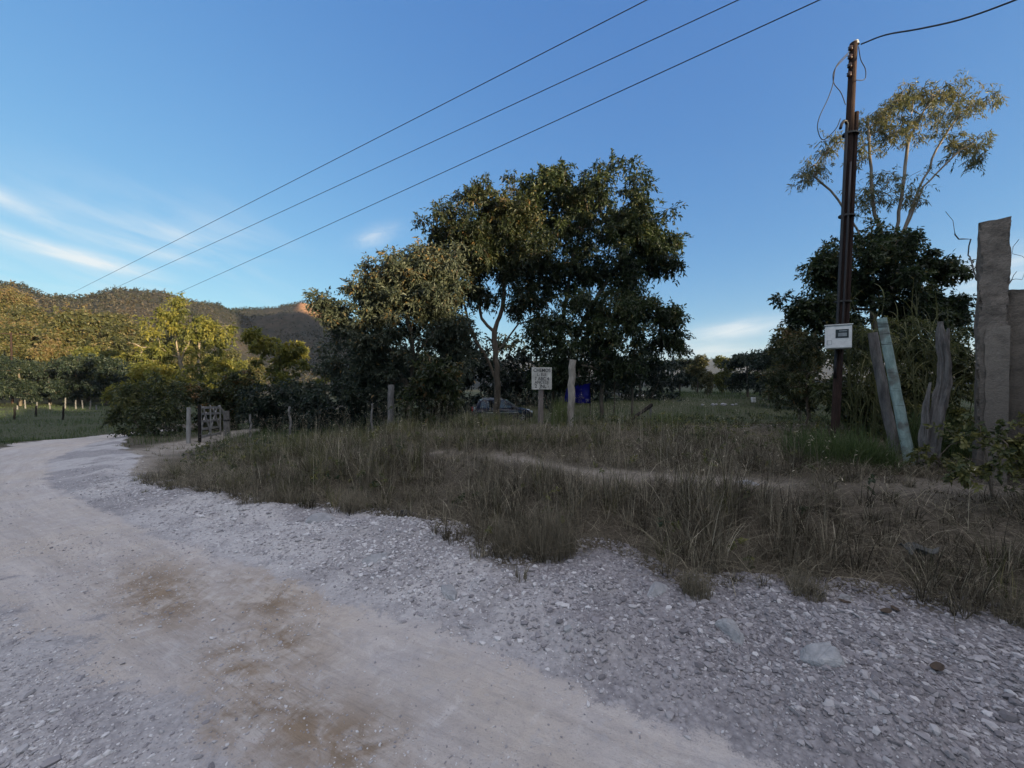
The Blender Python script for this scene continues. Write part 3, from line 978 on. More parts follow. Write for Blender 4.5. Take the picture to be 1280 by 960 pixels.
def pb(px, py, rx, ry, Y, depth=None, w=None, dy=0.0):
    """crown lobe: centre seen near (px,py) at Y metres, with half sizes in photo pixels"""
    c = at(px, py, Y + dy)
    k = (Y + dy) / FPX
    a = rx * k
    return (c[0], c[1], c[2], a, depth if depth else a * 0.85, ry * k, w if w else max(0.25, (rx * ry) / 2200.0))


def tree(name, base, trunks, blobs, per, leaf, label, cat, group=None, r_base=0.22, r_tip=0.010, n_leaf=60, llen=0.16, lwid=0.06,
         sigma=0.42, bark_='bark', seed=0, droop=0.3, flat=0.75, gnarl=0.10, top_tint=0.0, tint=(0.2, 0.7), shell=0.45, step=0.45,
         crown_name='crown', trunk_name='trunk'):
    base = np.asarray(base, float)
    cl = blob_points(blobs, base, per, seed, shell)
    cl[:, 2] = np.maximum(cl[:, 2], base[2] + 0.12)
    root = empty(name, base, label, cat, group)
    V, F = skeleton(trunks, cl, r_base, r_tip, seed, gnarl, step)
    mesh_np(trunk_name, V - base, F, M[bark_], root, smooth=True)
    g = np.random.default_rng(seed + 5)
    t0 = g.uniform(tint[0], tint[1], len(cl))
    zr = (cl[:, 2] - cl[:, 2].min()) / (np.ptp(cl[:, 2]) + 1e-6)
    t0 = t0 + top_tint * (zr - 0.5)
    sg = sigma * g.uniform(.55, 1.2, len(cl))
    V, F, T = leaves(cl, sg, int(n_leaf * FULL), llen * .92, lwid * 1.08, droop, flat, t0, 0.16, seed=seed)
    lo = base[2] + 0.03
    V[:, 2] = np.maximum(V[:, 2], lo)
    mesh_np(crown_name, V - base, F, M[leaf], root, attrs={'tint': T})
    return root


# ------------------------------------------------------------------ the trees round the middle of the picture
Y = 22.0
b0 = on_ground(690, Y, -0.1)
tree('broadleaf_tree', b0,
     [[b0, at(692, 470, Y), at(700, 420, Y), at(708, 370, Y), at(716, 320, Y), at(735, 270, Y)],
      [b0 + (0.25, 0.2, 0), at(672, 470, Y + .3), at(668, 420, Y + .3), at(680, 360, Y), at(690, 300, Y)],
      [b0 + (0.5, -0.1, 0), at(706, 460, Y), at(730, 400, Y), at(760, 350, Y), at(790, 300, Y)]],
     [pb(740, 243, 62, 36, Y), pb(700, 232, 30, 26, Y), pb(785, 265, 42, 38, Y), pb(815, 300, 26, 34, Y, w=.5), pb(760, 300, 62, 40, Y),
      pb(690, 278, 42, 36, Y), pb(800, 335, 40, 22, Y, w=.45), pb(735, 335, 34, 14, Y, w=.3), pb(660, 262, 24, 26, Y), pb(720, 270, 60, 40, Y + 2, dy=1.5), pb(765, 355, 60, 26, Y, w=.7), pb(825, 325, 24, 26, Y, w=.35), pb(700, 320, 50, 30, Y, w=.7), pb(680, 350, 40, 30, Y, w=.4), pb(675, 240, 30, 26, Y, w=.5), pb(835, 300, 16, 10, Y, w=.2)],
     34, 'leaf_dark', 'tallest dark broadleaf tree in the middle, its round crown reaching highest beside the pale post', 'tree', r_base=0.20,
     n_leaf=95, llen=0.26, lwid=0.085, sigma=0.48, seed=1, droop=0.35, top_tint=0.35, tint=(0.15, 0.6), gnarl=0.12)
Y = 21.0
b0 = on_ground(622, Y, -0.1)
tree('broadleaf_tree', b0,
     [[b0, at(622, 480, Y), at(612, 455, Y), at(596, 428, Y), at(584, 395, Y), at(570, 350, Y)],
      [at(622, 480, Y), at(620, 440, Y), at(618, 415, Y), at(628, 385, Y), at(632, 340, Y), at(620, 280, Y)],
      [at(618, 415, Y), at(602, 398, Y), at(596, 370, Y), at(590, 320, Y)],
      [at(620, 440, Y), at(648, 405, Y), at(672, 396, Y), at(692, 372, Y)]],
     [pb(617, 240, 34, 24, Y), pb(595, 262, 40, 30, Y), pb(560, 285, 42, 26, Y), pb(625, 290, 40, 34, Y), pb(585, 325, 50, 32, Y),
      pb(645, 325, 40, 28, Y), pb(550, 350, 34, 30, Y), pb(660, 360, 40, 22, Y, w=.4), pb(600, 365, 26, 16, Y, w=.25), pb(540, 315, 30, 30, Y), pb(548, 392, 42, 34, Y, w=.8), pb(645, 372, 34, 20, Y, w=.45), pb(575, 355, 40, 24, Y, w=.5), pb(605, 300, 54, 50, Y, w=1.2), pb(660, 330, 40, 40, Y, w=.8), pb(560, 325, 34, 40, Y, w=.7), pb(680, 400, 26, 20, Y, w=.25), pb(635, 270, 40, 34, Y, w=.8), pb(575, 425, 26, 20, Y, w=.25), pb(655, 300, 40, 30, Y, w=.7), pb(600, 295, 44, 34, Y, w=.8)],
     40, 'leaf_mango', 'tree with a forked slender trunk and olive crown rising at the dark car', 'tree', r_base=0.20,
     n_leaf=85, llen=0.24, lwid=0.075, sigma=0.46, bark_='bark', seed=2, droop=0.4, top_tint=0.3, tint=(0.15, 0.62), gnarl=0.15)
Y = 16.5
b0 = on_ground(512, Y, -0.1)
tree('broadleaf_tree', b0,
     [[b0, at(512, 490, Y), at(518, 450, Y), at(510, 400, Y), at(500, 350, Y)],
      [at(512, 490, Y), at(490, 440, Y), at(462, 400, Y), at(430, 385, Y)],
      [at(518, 450, Y), at(545, 410, Y), at(560, 370, Y)]],
     [pb(512, 340, 44, 32, Y), pb(478, 358, 34, 30, Y), pb(540, 355, 42, 38, Y), pb(466, 392, 36, 32, Y), pb(510, 390, 56, 40, Y),
      pb(555, 410, 34, 36, Y), pb(470, 430, 50, 36, Y), pb(530, 445, 50, 36, Y), pb(420, 405, 26, 22, Y, w=.3), pb(402, 376, 9, 7, Y, w=.12),
      pb(418, 388, 14, 10, Y, w=.16), pb(452, 360, 14, 20, Y, w=.2), pb(560, 455, 34, 26, Y), pb(462, 440, 40, 34, Y), pb(548, 318, 30, 26, Y, w=.4), pb(450, 468, 36, 28, Y, w=.7), pb(520, 480, 60, 26, Y, w=.8)],
     50, 'leaf_grey', 'dusty grey-green tree with a wide low crown left of the forked tree', 'tree', r_base=0.20,
     n_leaf=100, llen=0.19, lwid=0.062, sigma=0.36, seed=3, droop=0.3, top_tint=0.45, tint=(0.2, 0.68), gnarl=0.12)
Y = 20.0
b0 = on_ground(752, Y, -0.1)
tree('broadleaf_tree', b0,
     [[b0, at(752, 490, Y), at(760, 450, Y), at(770, 410, Y)], [b0 + (1.6, 0, 0), at(790, 480, Y), at(800, 430, Y)],
      [b0 + (.7, .3, 0), at(768, 480, Y), at(782, 440, Y)]],
     [pb(765, 405, 60, 32, Y), pb(815, 405, 34, 32, Y), pb(705, 420, 48, 38, Y), pb(830, 432, 22, 24, Y, w=.35), pb(770, 440, 62, 28, Y),
      pb(715, 462, 50, 22, Y), pb(790, 375, 34, 13, Y, w=.35), pb(730, 385, 40, 22, Y), pb(675, 440, 30, 26, Y), pb(800, 460, 36, 16, Y, w=.3), pb(760, 380, 60, 20, Y, w=.8), pb(838, 405, 22, 22, Y, w=.4), pb(830, 460, 26, 16, Y, w=.3), pb(690, 470, 40, 20, Y, w=.5)],
     32, 'leaf_dark', 'low spreading dark tree under the right side of the tallest crown', 'tree', r_base=0.13,
     n_leaf=95, llen=0.22, lwid=0.075, sigma=0.42, seed=4, droop=0.35, top_tint=0.35, tint=(0.1, 0.6))

# dark growth behind the trunks; shade under the crowns put into its leaf colour
for k, (px, Yd, w_, h_, lf, lab) in enumerate((
        (560, 33, 60, 62, 'leaf_deep', 'deep green thicket tree behind the grey-green tree'),
        (645, 36, 70, 70, 'leaf_deep', 'shadowed thicket tree seen between the forked trunk and the sign'),
        (735, 38, 62, 66, 'leaf_deep', 'shadowed thicket tree standing behind the blue tarp'),
        (800, 40, 50, 46, 'leaf_deep', 'small dark tree behind the white sacks'),
        (470, 30, 70, 56, 'leaf_deep', 'deep green thicket tree behind the thick grey fence post'))):
    b0 = on_ground(px, Yd, -0.1)
    tree('thicket_tree', b0, [[b0, at(px, HOR + 10, Yd), at(px + 4, HOR - 20, Yd)]],
         [pb(px, HOR + 22, w_, 30, Yd), pb(px - w_ * .4, HOR - h_ * .2, w_ * .6, h_ * .5, Yd), pb(px + w_ * .4, HOR - h_ * .15, w_ * .6, h_ * .5, Yd),
          pb(px, HOR - h_ * .5, w_ * .6, h_ * .35, Yd)], 36, lf, lab, 'tree', r_base=.16, n_leaf=60, llen=.42, lwid=.17, sigma=.75, seed=20 + k,
         tint=(0.0, 0.5), step=.8)

# ------------------------------------------------------------------ shrubs between the gate and the trees
shrubs = [
    # px, Y, blobs(px,py,rx,ry), leaf, leaf size, label, tint
    (345, 25, [(330, 432, 18, 12), (352, 446, 24, 20), (372, 440, 12, 12), (345, 470, 36, 22), (385, 470, 28, 22), (318, 420, 10, 6)], 'leaf_yellow', .26,
     'sunlit yellow-green bush left of the grey-green tree', (0.3, .9)),
    (405, 19, [(405, 445, 28, 26), (425, 470, 34, 28), (385, 485, 34, 26), (410, 505, 46, 24)], 'leaf_grey', .22,
     'dull green bush tucked under the left edge of the grey-green tree', (0.1, .6)),
    (345, 17, [(345, 500, 36, 24), (320, 508, 22, 20), (378, 508, 36, 22), (350, 526, 46, 14)], 'leaf_deep', .18,
     'dark shrub just right of the wooden gate', (0.1, .6)),
    (440, 15.5, [(440, 500, 42, 26), (400, 520, 36, 18), (475, 515, 34, 24)], 'leaf_deep', .17,
     'dark shrub left of the thick grey fence post', (0.1, .6)),
    (552, 12.5, [(548, 468, 34, 22), (530, 495, 40, 24), (562, 490, 22, 24), (532, 520, 42, 16)], 'leaf_mango', .20,
     'big-leaved olive shrub in front of the car rear', (0.15, .65)),
    (185, 15.5, [(180, 505, 38, 24), (150, 518, 26, 20), (212, 500, 26, 26), (190, 532, 40, 18), (216, 522, 14, 22), (165, 490, 10, 16), (200, 482, 10, 14)], 'leaf_weed', .13,
     'tangled grey-green thicket at the road bend left of the gate', (0.05, .55)),
    (268, 19, [(262, 500, 40, 18), (240, 490, 26, 16), (290, 495, 30, 22), (300, 478, 26, 18), (258, 526, 36, 20), (285, 520, 26, 22)], 'leaf_mango', .2,
     'olive shrub rising just behind the gate', (0.3, .8)),
    (205, 21, [(185, 462, 24, 10), (210, 470, 26, 12), (170, 480, 16, 10), (225, 478, 20, 14), (140, 490, 12, 12)], 'leaf_yellow', .2,
     'bright yellow-green bush above the thicket at the road bend', (0.4, .9)),
    (285, 22, [(300, 470, 20, 22), (306, 492, 16, 16), (285, 480, 16, 12)], 'leaf_yellow', .24,
     'narrow yellow-green bush between the gate and the sunlit tree', (0.4, .95)),
]
for k, (px, Yd, bl, lf, ls, lab, tn) in enumerate(shrubs):
    b0 = on_ground(px, Yd, -0.05)
    bls = [pb(a, c, d, e, Yd) for (a, c, d, e) in bl]
    mx = np.mean([b_[:3] for b_ in bls], axis=0)
    tree('shrub', b0, [[b0, b0 * .5 + mx * .5, mx], [b0 + (.3, .1, 0), b0 * .5 + mx * .5 + (.5, .2, 0)], [b0 + (-.3, 0, 0), b0 * .5 + mx * .5 + (-.6, 0, 0)]],
         bls, 52, lf, lab, 'shrub', r_base=.05, r_tip=.006, n_leaf=60, llen=ls, lwid=ls * .36, sigma=.26, seed=50 + k, tint=tn, step=.3,
         trunk_name='stem', crown_name='foliage', top_tint=0.3)

# the sunlit tree behind the gate
Y = 32.0
b0 = on_ground(228, Y, -0.1)
tree('sunlit_tree', b0, [[b0, at(229, 480, Y), at(226, 455, Y), at(223, 440, Y), at(218, 410, Y), at(216, 385, Y)],
                         [at(226, 455, Y), at(231, 438, Y), at(245, 415, Y), at(262, 400, Y)]],
     [pb(218, 388, 14, 14, Y), pb(217, 376, 7, 7, Y, w=.12), pb(215, 412, 30, 16, Y), pb(258, 405, 30, 18, Y), pb(240, 425, 40, 18, Y), pb(278, 428, 24, 24, Y),
      pb(200, 436, 24, 12, Y), pb(262, 452, 34, 18, Y), pb(205, 455, 26, 10, Y, w=.2), pb(285, 455, 18, 16, Y), pb(245, 475, 40, 14, Y, w=.4)],
     34, 'leaf_yellow', 'sunlit yellow-green tree with pale forked trunk behind the gate', 'tree', r_base=.17, n_leaf=75, llen=.30, lwid=.11, sigma=.5,
     bark_='bark_pale', seed=80, tint=(0.15, .75), top_tint=0.2)

# ------------------------------------------------------------------ woods on the left: a few kinds, then copies


def forest_kind(h, wd, leaf, seed, tint, umbrella=False):
    base = np.zeros(3)
    g = np.random.default_rng(seed)
    bl = []
    if umbrella:
        for k in range(5):
            a = g.uniform(0, 6.28)
            bl.append((math.cos(a) * wd * .5, math.sin(a) * wd * .5, h * g.uniform(.78, .92), wd * .38, wd * .38, h * .07, .7))
        trk = [[base, np.array([.2, 0, h * .4]), np.array([.5, .2, h * .75])]]
    else:
        for k in range(8):
            a = g.uniform(0, 6.28)
            q = g.uniform(0.1, .55)
            zz = g.uniform(.32, .85)
            bl.append((math.cos(a) * wd * q, math.sin(a) * wd * q, h * zz, wd * .42, wd * .42, h * .15, 1))
        bl.append((0, 0, h * .85, wd * .35, wd * .35, h * .13, 1))
        bl.append((0, 0, h * .25, wd * .45, wd * .45, h * .12, 1))
        trk = [[base, np.array([.1, .1, h * .35]), np.array([.3, -.2, h * .7])]]
    return tree('woodland_tree', base, trk, bl, 13, leaf, 'woodland tree', 'tree', r_base=.19, r_tip=.015, n_leaf=62, llen=.38, lwid=.17,
                sigma=.62, seed=seed, tint=tint, step=.9, top_tint=0.25, bark_='bark_pale' if umbrella else 'bark')


KINDS = {'olive': (forest_kind(10, 4.2, 'leaf_forest', 201, (.2, .75)), 'brownish olive woodland tree on the sunlit slope behind the left field', 'olive trees of the left woods'),
         'rust': (forest_kind(9, 4.0, 'leaf_forest', 202, (.5, 1.0)), 'rusty brown woodland tree on the sunlit slope behind the left field', 'rusty trees of the left woods'),
         'deep': (forest_kind(8, 4.6, 'leaf_deep', 203, (.1, .7)), 'deep green tree along the edge of the left field', 'deep green trees along the left field'),
         'yellow': (forest_kind(9, 3.6, 'leaf_yellow', 204, (.0, .55)), 'yellowish woodland tree among the brown trees of the left slope', 'yellowish trees of the left woods'),
         'umbrella': (forest_kind(13, 4.6, 'leaf_forest', 205, (.1, .5), True), 'tall thin flat-topped tree standing above the left woods', 'flat-topped trees above the left woods')}
used = set()


def put(kind, px, Yd, s=1.0, label=None, group=None, rz=None, dz=-0.1):
    src, lab, grp = KINDS[kind]
    o = src if kind not in used else copy_tree(src)
    used.add(kind)
    x = (px - 640) / FPX * Yd
    o.location = (x, Yd, gz(x, Yd) + dz)
    o.scale = (s, s, s * random.uniform(.92, 1.08))
    o.rotation_euler = (0, 0, random.uniform(0, 6.28) if rz is None else rz)
    o['label'] = label or lab
    if group or not label:
        o['group'] = group or grp
    elif 'group' in o:
        del o['group']
    return o


for px, Yd, s in ((-60, 54, .95), (-15, 57, 1.0), (25, 55, .9), (62, 58, 1.0), (98, 56, .95), (132, 57, .95), (165, 55, .85), (-95, 50, 1.0)):
    put('deep', px, Yd, s)
for px, Yd, s in ((-40, 72, 1.1), (10, 70, 1.15), (48, 76, 1.1), (85, 72, 1.35), (120, 78, 1.4), (150, 74, 1.35), (180, 70, 1.2), (-90, 76, 1.2),
                  (30, 98, 1.3), (-20, 96, 1.3), (70, 102, 1.2), (140, 100, 1.3), (200, 96, 1.1), (245, 84, 1.0), (285, 92, 1.0), (320, 90, .8),
                  (105, 96, 1.2)):
    put('olive', px, Yd, s * 1.22)
for px, Yd, s in ((0, 82, 1.2), (35, 84, 1.15), (62, 66, 1.0), (100, 86, 1.5), (-50, 86, 1.2), (15, 112, 1.4), (165, 90, 1.2), (230, 104, 1.1)):
    put('rust', px, Yd, s * 1.22)
for px, Yd, s in ((140, 66, .9), (165, 82, 1.15), (110, 64, .9), (210, 78, 1.0), (270, 70, .8), (300, 76, .7)):
    put('yellow', px, Yd, s * 1.2)
put('umbrella', 180, 62, .98, 'tall flat-topped tree with thin pale trunk rising left of the sunlit tree')
put('umbrella', 248, 64, .96, 'thin flat-topped tree with sparse crown rising right of the sunlit tree')
put('umbrella', 152, 74, 1.0, 'flat-topped tree above the woods under the end of the power lines')
# trees closing the field on the right of the middle
put('deep', 850, 62, .82, 'small deep green tree at the left end of the far hedge, under the distant plateau', rz=1)
put('olive', 872, 56, .62, 'low brownish tree in the far hedge left of the yellowish bush')
put('yellow', 903, 52, .56, 'low yellow-green tree in the far hedge below the distant plateau')
put('olive', 885, 45, .30, 'rust-brown round bush standing out in the far field')
put('deep', 935, 44, .74, 'dark tree in the far hedge above the white tin')
put('deep', 962, 38, .72, 'dark tree in the far hedge right of the white tin')
put('deep', 990, 32, .78, 'dark tree at the right end of the far hedge, nearest the power pole')
put('olive', 1000, 25, .62, 'olive tree behind the power pole rising above the far hedge')
put('deep', 820, 66, .8, 'small deep green tree behind the row of white sacks')
put('deep', 780, 60, .7, 'deep green tree seen under the low spreading tree')

# ------------------------------------------------------------------ right side: dark tree, eucalypt
Y = 10.0
b0 = on_ground(1098, Y, -0.1)
tree('dense_tree', b0, [[b0, at(1096, 460, Y), at(1090, 400, Y), at(1085, 340, Y)], [at(1096, 460, Y), at(1130, 400, Y), at(1150, 350, Y)]],
     [pb(1090, 305, 44, 26, Y), pb(1050, 330, 40, 34, Y), pb(1125, 320, 40, 34, Y), pb(1165, 345, 30, 30, Y), pb(1015, 370, 36, 30, Y), pb(1090, 360, 60, 40, Y),
      pb(1150, 390, 44, 34, Y), pb(1040, 400, 40, 28, Y), pb(1185, 385, 16, 36, Y, w=.5), pb(1000, 390, 18, 12, Y, w=.25), pb(1030, 345, 14, 16, Y, w=.3),
      pb(1100, 430, 80, 30, Y)],
     48, 'leaf_dark', 'dense dark tree behind the power pole and the leaning posts', 'tree', r_base=.13, n_leaf=95, llen=.12, lwid=.045, sigma=.21, seed=90,
     tint=(.05, .6), step=.3, top_tint=.3, r_tip=.007)
Y = 14.0
b0 = on_ground(1118, Y, -0.1)
tree('slender_tree', b0, [[b0, at(1115, 420, Y), at(1112, 330, Y), at(1124, 240, Y), at(1130, 180, Y), at(1150, 140, Y)],
                          [at(1112, 330, Y), at(1090, 270, Y), at(1083, 200, Y), at(1080, 150, Y)],
                          [at(1112, 330, Y), at(1140, 250, Y), at(1165, 190, Y), at(1190, 150, Y)],
                          [at(1112, 330, Y), at(1150, 235, Y), at(1195, 190, Y)],
                          [at(1115, 420, Y), at(1070, 290, Y), at(1035, 240, Y), at(1014, 222, Y)]],
     [pb(1095, 150, 30, 14, Y, w=1.0), pb(1130, 128, 34, 12, Y, w=1.0), pb(1170, 122, 34, 12, Y, w=1.0), pb(1205, 130, 30, 16, Y, w=1.0), pb(1155, 155, 44, 16, Y, w=.9), pb(1115, 170, 30, 16, Y, w=.6),
      pb(1205, 180, 26, 16, Y, w=.7), pb(1218, 200, 14, 8, Y, w=.25), pb(1180, 172, 24, 8, Y, w=.3), pb(1075, 195, 14, 22, Y, w=.4), pb(1035, 185, 16, 14, Y, w=.4), pb(1012, 212, 16, 14, Y, w=.5),
      pb(1000, 228, 10, 6, Y, w=.15), pb(1110, 232, 44, 20, Y, w=1.1), pb(1085, 250, 26, 16, Y, w=.6), pb(1140, 240, 20, 16, Y, w=.5), pb(1088, 205, 16, 10, Y, w=.2)],
     30, 'leaf_euc', 'slender airy tree with pale stems and narrow leaves, highest on the right', 'tree', r_base=.11, n_leaf=24, llen=.17, lwid=.028,
     sigma=.24, bark_='bark_euc', seed=91, tint=(.2, .85), droop=.55, step=.4, r_tip=.007, gnarl=.06)

b0 = np.array([9.0, -0.6, gz(9.0, -0.6)])  # tree added out of view to dim the sky light on the right
tree('dense_tree', b0, [[b0, b0 + (0, 0, 2.2), b0 + (.2, .1, 4.5)]],
     [(9.0, -.6, 5.2 + b0[2], 2.6, 2.6, 1.3, 1.6), (8.3, -1.6, 3.8 + b0[2], 2.2, 2.0, 1.2, 1.2), (9.8, .2, 3.8 + b0[2], 2.2, 2.0, 1.2, 1.2), (8.8, -.4, 6.4 + b0[2], 1.8, 1.8, .9, .9)],
     46, 'leaf_dark', 'unseen dense tree added beyond the wall to shade the right roadside', 'tree', r_base=.16, n_leaf=60, llen=.17, lwid=.07, sigma=.34, seed=97, step=.4)

# understory thicket behind the posts on the right
for k, (px, Yd, bl, lf, ls, lab, tn) in enumerate([
    (1150, 7.6, [(1150, 430, 50, 40), (1190, 470, 40, 50), (1120, 480, 50, 40), (1160, 520, 60, 40)], 'leaf_weed', .10, 'tall olive thicket behind the weathered split post', (.1, .7)),
    (1075, 7.4, [(1075, 440, 36, 30), (1060, 490, 40, 30), (1100, 520, 50, 30)], 'leaf_weed', .10, 'olive thicket behind the pair of leaning posts', (.05, .6)),
    (1010, 9.0, [(1010, 440, 36, 30), (985, 480, 36, 24), (1030, 490, 40, 30)], 'leaf_mango', .10, 'sparse olive shrub left of the power pole', (.15, .7)),
    (1215, 5.4, [(1205, 560, 24, 26), (1190, 520, 16, 26)], 'leaf_weed', .075, 'leafy weed growing between the split post and the pillar', (.3, .9)),
    (1172, 4.7, [(1160, 572, 18, 22), (1182, 585, 16, 20), (1190, 550, 12, 22)], 'leaf_weed', .06, 'low leafy weed at the foot of the weathered split post', (.2, .8)),
    (1245, 3.6, [(1235, 570, 30, 34), (1265, 550, 24, 46), (1205, 592, 24, 24), (1225, 540, 16, 26)], 'leaf_weed', .055, 'yellowing broad-leaved weed at the foot of the concrete wall', (.35, .95)),
    (1285, 3.5, [(1290, 590, 26, 40), (1300, 540, 26, 40)], 'leaf_weed', .05, 'yellowing weed climbing the wall at the right edge', (.3, .9)),
]):
    b0 = on_ground(px, Yd, -0.03)
    bls = [pb(a, c, d, e, Yd) for (a, c, d, e) in bl]
    mx = np.mean([b_[:3] for b_ in bls], axis=0)
    sm = ls < .08
    tree('weed_plant' if sm else 'shrub', b0, [[b0, b0 * .5 + mx * .5, mx], [b0 + (.12, .1, 0), b0 * .5 + mx * .5 + (.15, .1, 0)]],
         bls, 26 if sm else 44, lf, lab, 'plant' if sm else 'shrub', r_base=.010 if sm else .03, r_tip=.003, n_leaf=22 if sm else 60, llen=ls, lwid=ls * (.55 if sm else .3),
         sigma=.07 if sm else .16, seed=120 + k, tint=tn, step=.15, trunk_name='stem', crown_name='foliage')

# ------------------------------------------------------------------ grasses


def blades(P, h, w, lean, tint, seed, seg=2, curl=0.5, ang=None):
    """thin curved ribbons rooted at P"""
    g = np.random.default_rng(seed)
    n = len(P)
    a = g.uniform(0, 2 * np.pi, n) if ang is None else ang
    D = np.stack([np.cos(a), np.sin(a), np.zeros(n)], 1)
    s = a + np.pi / 2 + g.normal(size=n) * .6
    S = np.stack([np.cos(s), np.sin(s), np.zeros(n)], 1)
    rows = []
    for k in range(seg + 1):
        f = k / seg
        bend = lean * (f ** 1.7)
        c = P + D * (h * bend * .8)[:, None] + np.array([0, 0, 1.0]) * (h * np.maximum(f * (1 - .55 * curl * lean * f), .02))[:, None]
        ww = w * (1 - 0.85 * f ** 1.3) / 2
        rows.append(c - S * ww[:, None])
        rows.append(c + S * ww[:, None])
    m = 2 * (seg + 1)
    V = np.stack(rows, 1).reshape(-1, 3)
    b0 = np.arange(n, dtype=np.int32)[:, None] * m
    F = np.concatenate([b0 + np.array([2 * k, 2 * k + 1, 2 * k + 3, 2 * k + 2], np.int32) for k in range(seg)], 0)
    return V, F, np.repeat(np.clip(tint, 0, 1), m)


def scatter(x0, x1, y0, y1, n, seed):
    g = np.random.default_rng(seed)
    x = g.uniform(x0, x1, n)
    y = g.uniform(y0, y1, n)
    k = np.abs(x) < 1.5 * y + 1.2
    return x[k], y[k], g


TRAFFIC = lambda x, y: np.minimum(np.abs(sdist(x, y, FOOTPATH)), 5)


def bank_grass():
    """arching tufts plus loose single blades"""
    x, y, g = scatter(-12, 13, 2.0, 13.5, 26000, 5)

    def fields(x, y):
        dg = sdist(x, y, GRASS_EDGE)
        dfp = np.abs(sdist(x, y, FOOTPATH))
        dgp = np.abs(sdist(x, y, GATE_PATH))
        cl = fbm(x * .9, y * .9, 200, 3) + 0.5
        cl2 = fbm(x * 3.5, y * 3.5, 210, 2) + 0.5
        bare = np.exp(-((x - 5.1) / 1.0) ** 2 - ((y - 4.15) / .4) ** 2)
        return dg, dfp, dgp, cl, cl2, bare
    dg, dfp, dgp, cl, cl2, bare = fields(x, y)
    dens = np.maximum(ss(-0.12, 0.22, dg + (cl2 - .5) * .7), .05 * ss(-.6, -.1, dg)) * (0.25 + 0.75 * ss(.30, .58, cl2)) * np.maximum(ss(0.16, .42, dfp + (cl2 - .5) * .3), .04 + .55 * ss(.52, .40, fbm(x * .75, y * .75, 97, 3) + .5)) * (0.03 + .97 * ss(.9, 1.7, dgp))
    dens *= (0.55 + .45 * ss(13, 3, y)) * (1 - .9 * bare)
    k = g.random(len(x)) < dens
    x, y, dg, cl, cl2, dfp = x[k], y[k], dg[k], cl[k], cl2[k], dfp[k]
    right = ss(2.6, 4.8, x)
    H = (0.19 + 0.42 * ss(.36, .68, cl)) * g.uniform(.5, 1.25, len(x)) * (0.60 + .40 * ss(0, .6, dg)) * (1 - .45 * right)
    H *= (1 - .62 * ss(-4.5, -6.5, x) * ss(6.3, 8.0, y))
    H *= (0.45 + .55 * ss(0.1, .7, dfp)) * (1 - .45 * ss(5.2, 8.0, y) * ss(-2.0, 1.5, x))
    tc_ = np.clip(g.beta(2, 2.4, len(x)) * .8 + .25 * (cl - .5), .02, .95)
    nb = np.clip((g.uniform(14, 34, len(x)) * (1 - .5 * ss(5, 12, y))).astype(int), 8, 40)
    rad_ = g.uniform(.02, .075, len(x))
    xi, yi, Hi, ti, ri = (np.repeat(v, nb) for v in (x, y, H, tc_, rad_))
    n = len(xi)
    a = g.uniform(0, 6.283, n)
    r = ri * np.sqrt(g.random(n))
    X, Y_ = xi + np.cos(a) * r, yi + np.sin(a) * r
    P = np.stack([X, Y_, terrain(X, Y_) - .01], 1)
    h = Hi * g.uniform(.35, 1.2, n)
    w = g.uniform(.0028, .0075, n) * (1 + Y_ * .06)
    lean = np.clip(np.abs(g.normal(size=n)) * .7 + .10, 0, 1.7)
    t = np.clip(ti + g.normal(size=n) * .16 - .16 * ss(1.0, 3.5, xi), 0, .93)  # blades darker towards the right: shade there put into the tint
    t = np.where(g.random(n) < .09, g.uniform(.75, 1, n), t)
    isg = np.repeat(g.random(len(x)) < ss(4.5, 9.0, y) * .55 + .06, nb)
    for nm, mk, mt, lab in (('dry_grass', ~isg, 'grass_dry', 'dry brown knee-high grass covering the roadside bank'),
                            ('mixed_grass', isg, 'grass_mid', 'half-dry greenish grass along the top of the bank')):
        V, F, T = blades(P[mk], h[mk], w[mk], lean[mk], t[mk], 3, seg=3, curl=.75, ang=a[mk] + g.normal(size=int(mk.sum())) * .7)
        o = mesh_np(nm, V, F, M[mt], attrs={'tint': T})
        tag(o, lab, 'grass', kind='stuff')
    # small broad-leaved weeds
    xw, yw, gw = scatter(-10, 9, 3, 12, 5200, 66)
    dgw, dfw, dpw, clw, _, _ = fields(xw, yw)
    k = (dgw > .1) & (dfw > .3) & (dpw > 1.0) & (gw.random(len(xw)) < (.10 + .5 * ss(.45, .7, clw)) * (.3 + .7 * ss(4, 7, yw)))
    xw, yw = xw[k], yw[k]
    C = np.stack([xw, yw, terrain(xw, yw) + gw.uniform(.05, .30, len(xw))], 1)
    V, F, T = leaves(C, gw.uniform(.04, .10, len(C)), 22, .05, .024, .1, .9, gw.uniform(0, .9, len(C)), seed=67)
    o = mesh_np('weeds', V, F, M['leaf_weed'], attrs={'tint': T})
    tag(o, 'small broad-leaved green weeds growing among the bank grass', 'weeds', kind='stuff')
    # flattened dry litter between the tufts
    x, y, g = scatter(-10, 12, 2.2, 9, 150000, 55)
    dg, dfp, dgp, cl, cl2, bare = fields(x, y)
    k = g.random(len(x)) < ss(-.15, .2, dg) * (.3 + .7 * ss(.1, .4, dfp)) * ss(.5, 1.1, dgp) * .8
    x, y = x[k], y[k]
    n = len(x)
    V, F, T = blades(np.stack([x, y, terrain(x, y) + .012], 1), g.uniform(.08, .26, n), g.uniform(.0025, .005, n), g.uniform(1.6, 3.2, n), np.clip(g.beta(2, 2, n), 0, 1), 8, seg=2, curl=.25)
    V[:, 2] = np.maximum(V[:, 2], np.repeat(terrain(x, y), 6) + .006)
    o = mesh_np('grass_litter', V, F, M['grass_dry'], attrs={'tint': T})
    tag(o, 'flattened dead grass lying between the tufts of the bank', 'grass', kind='stuff')


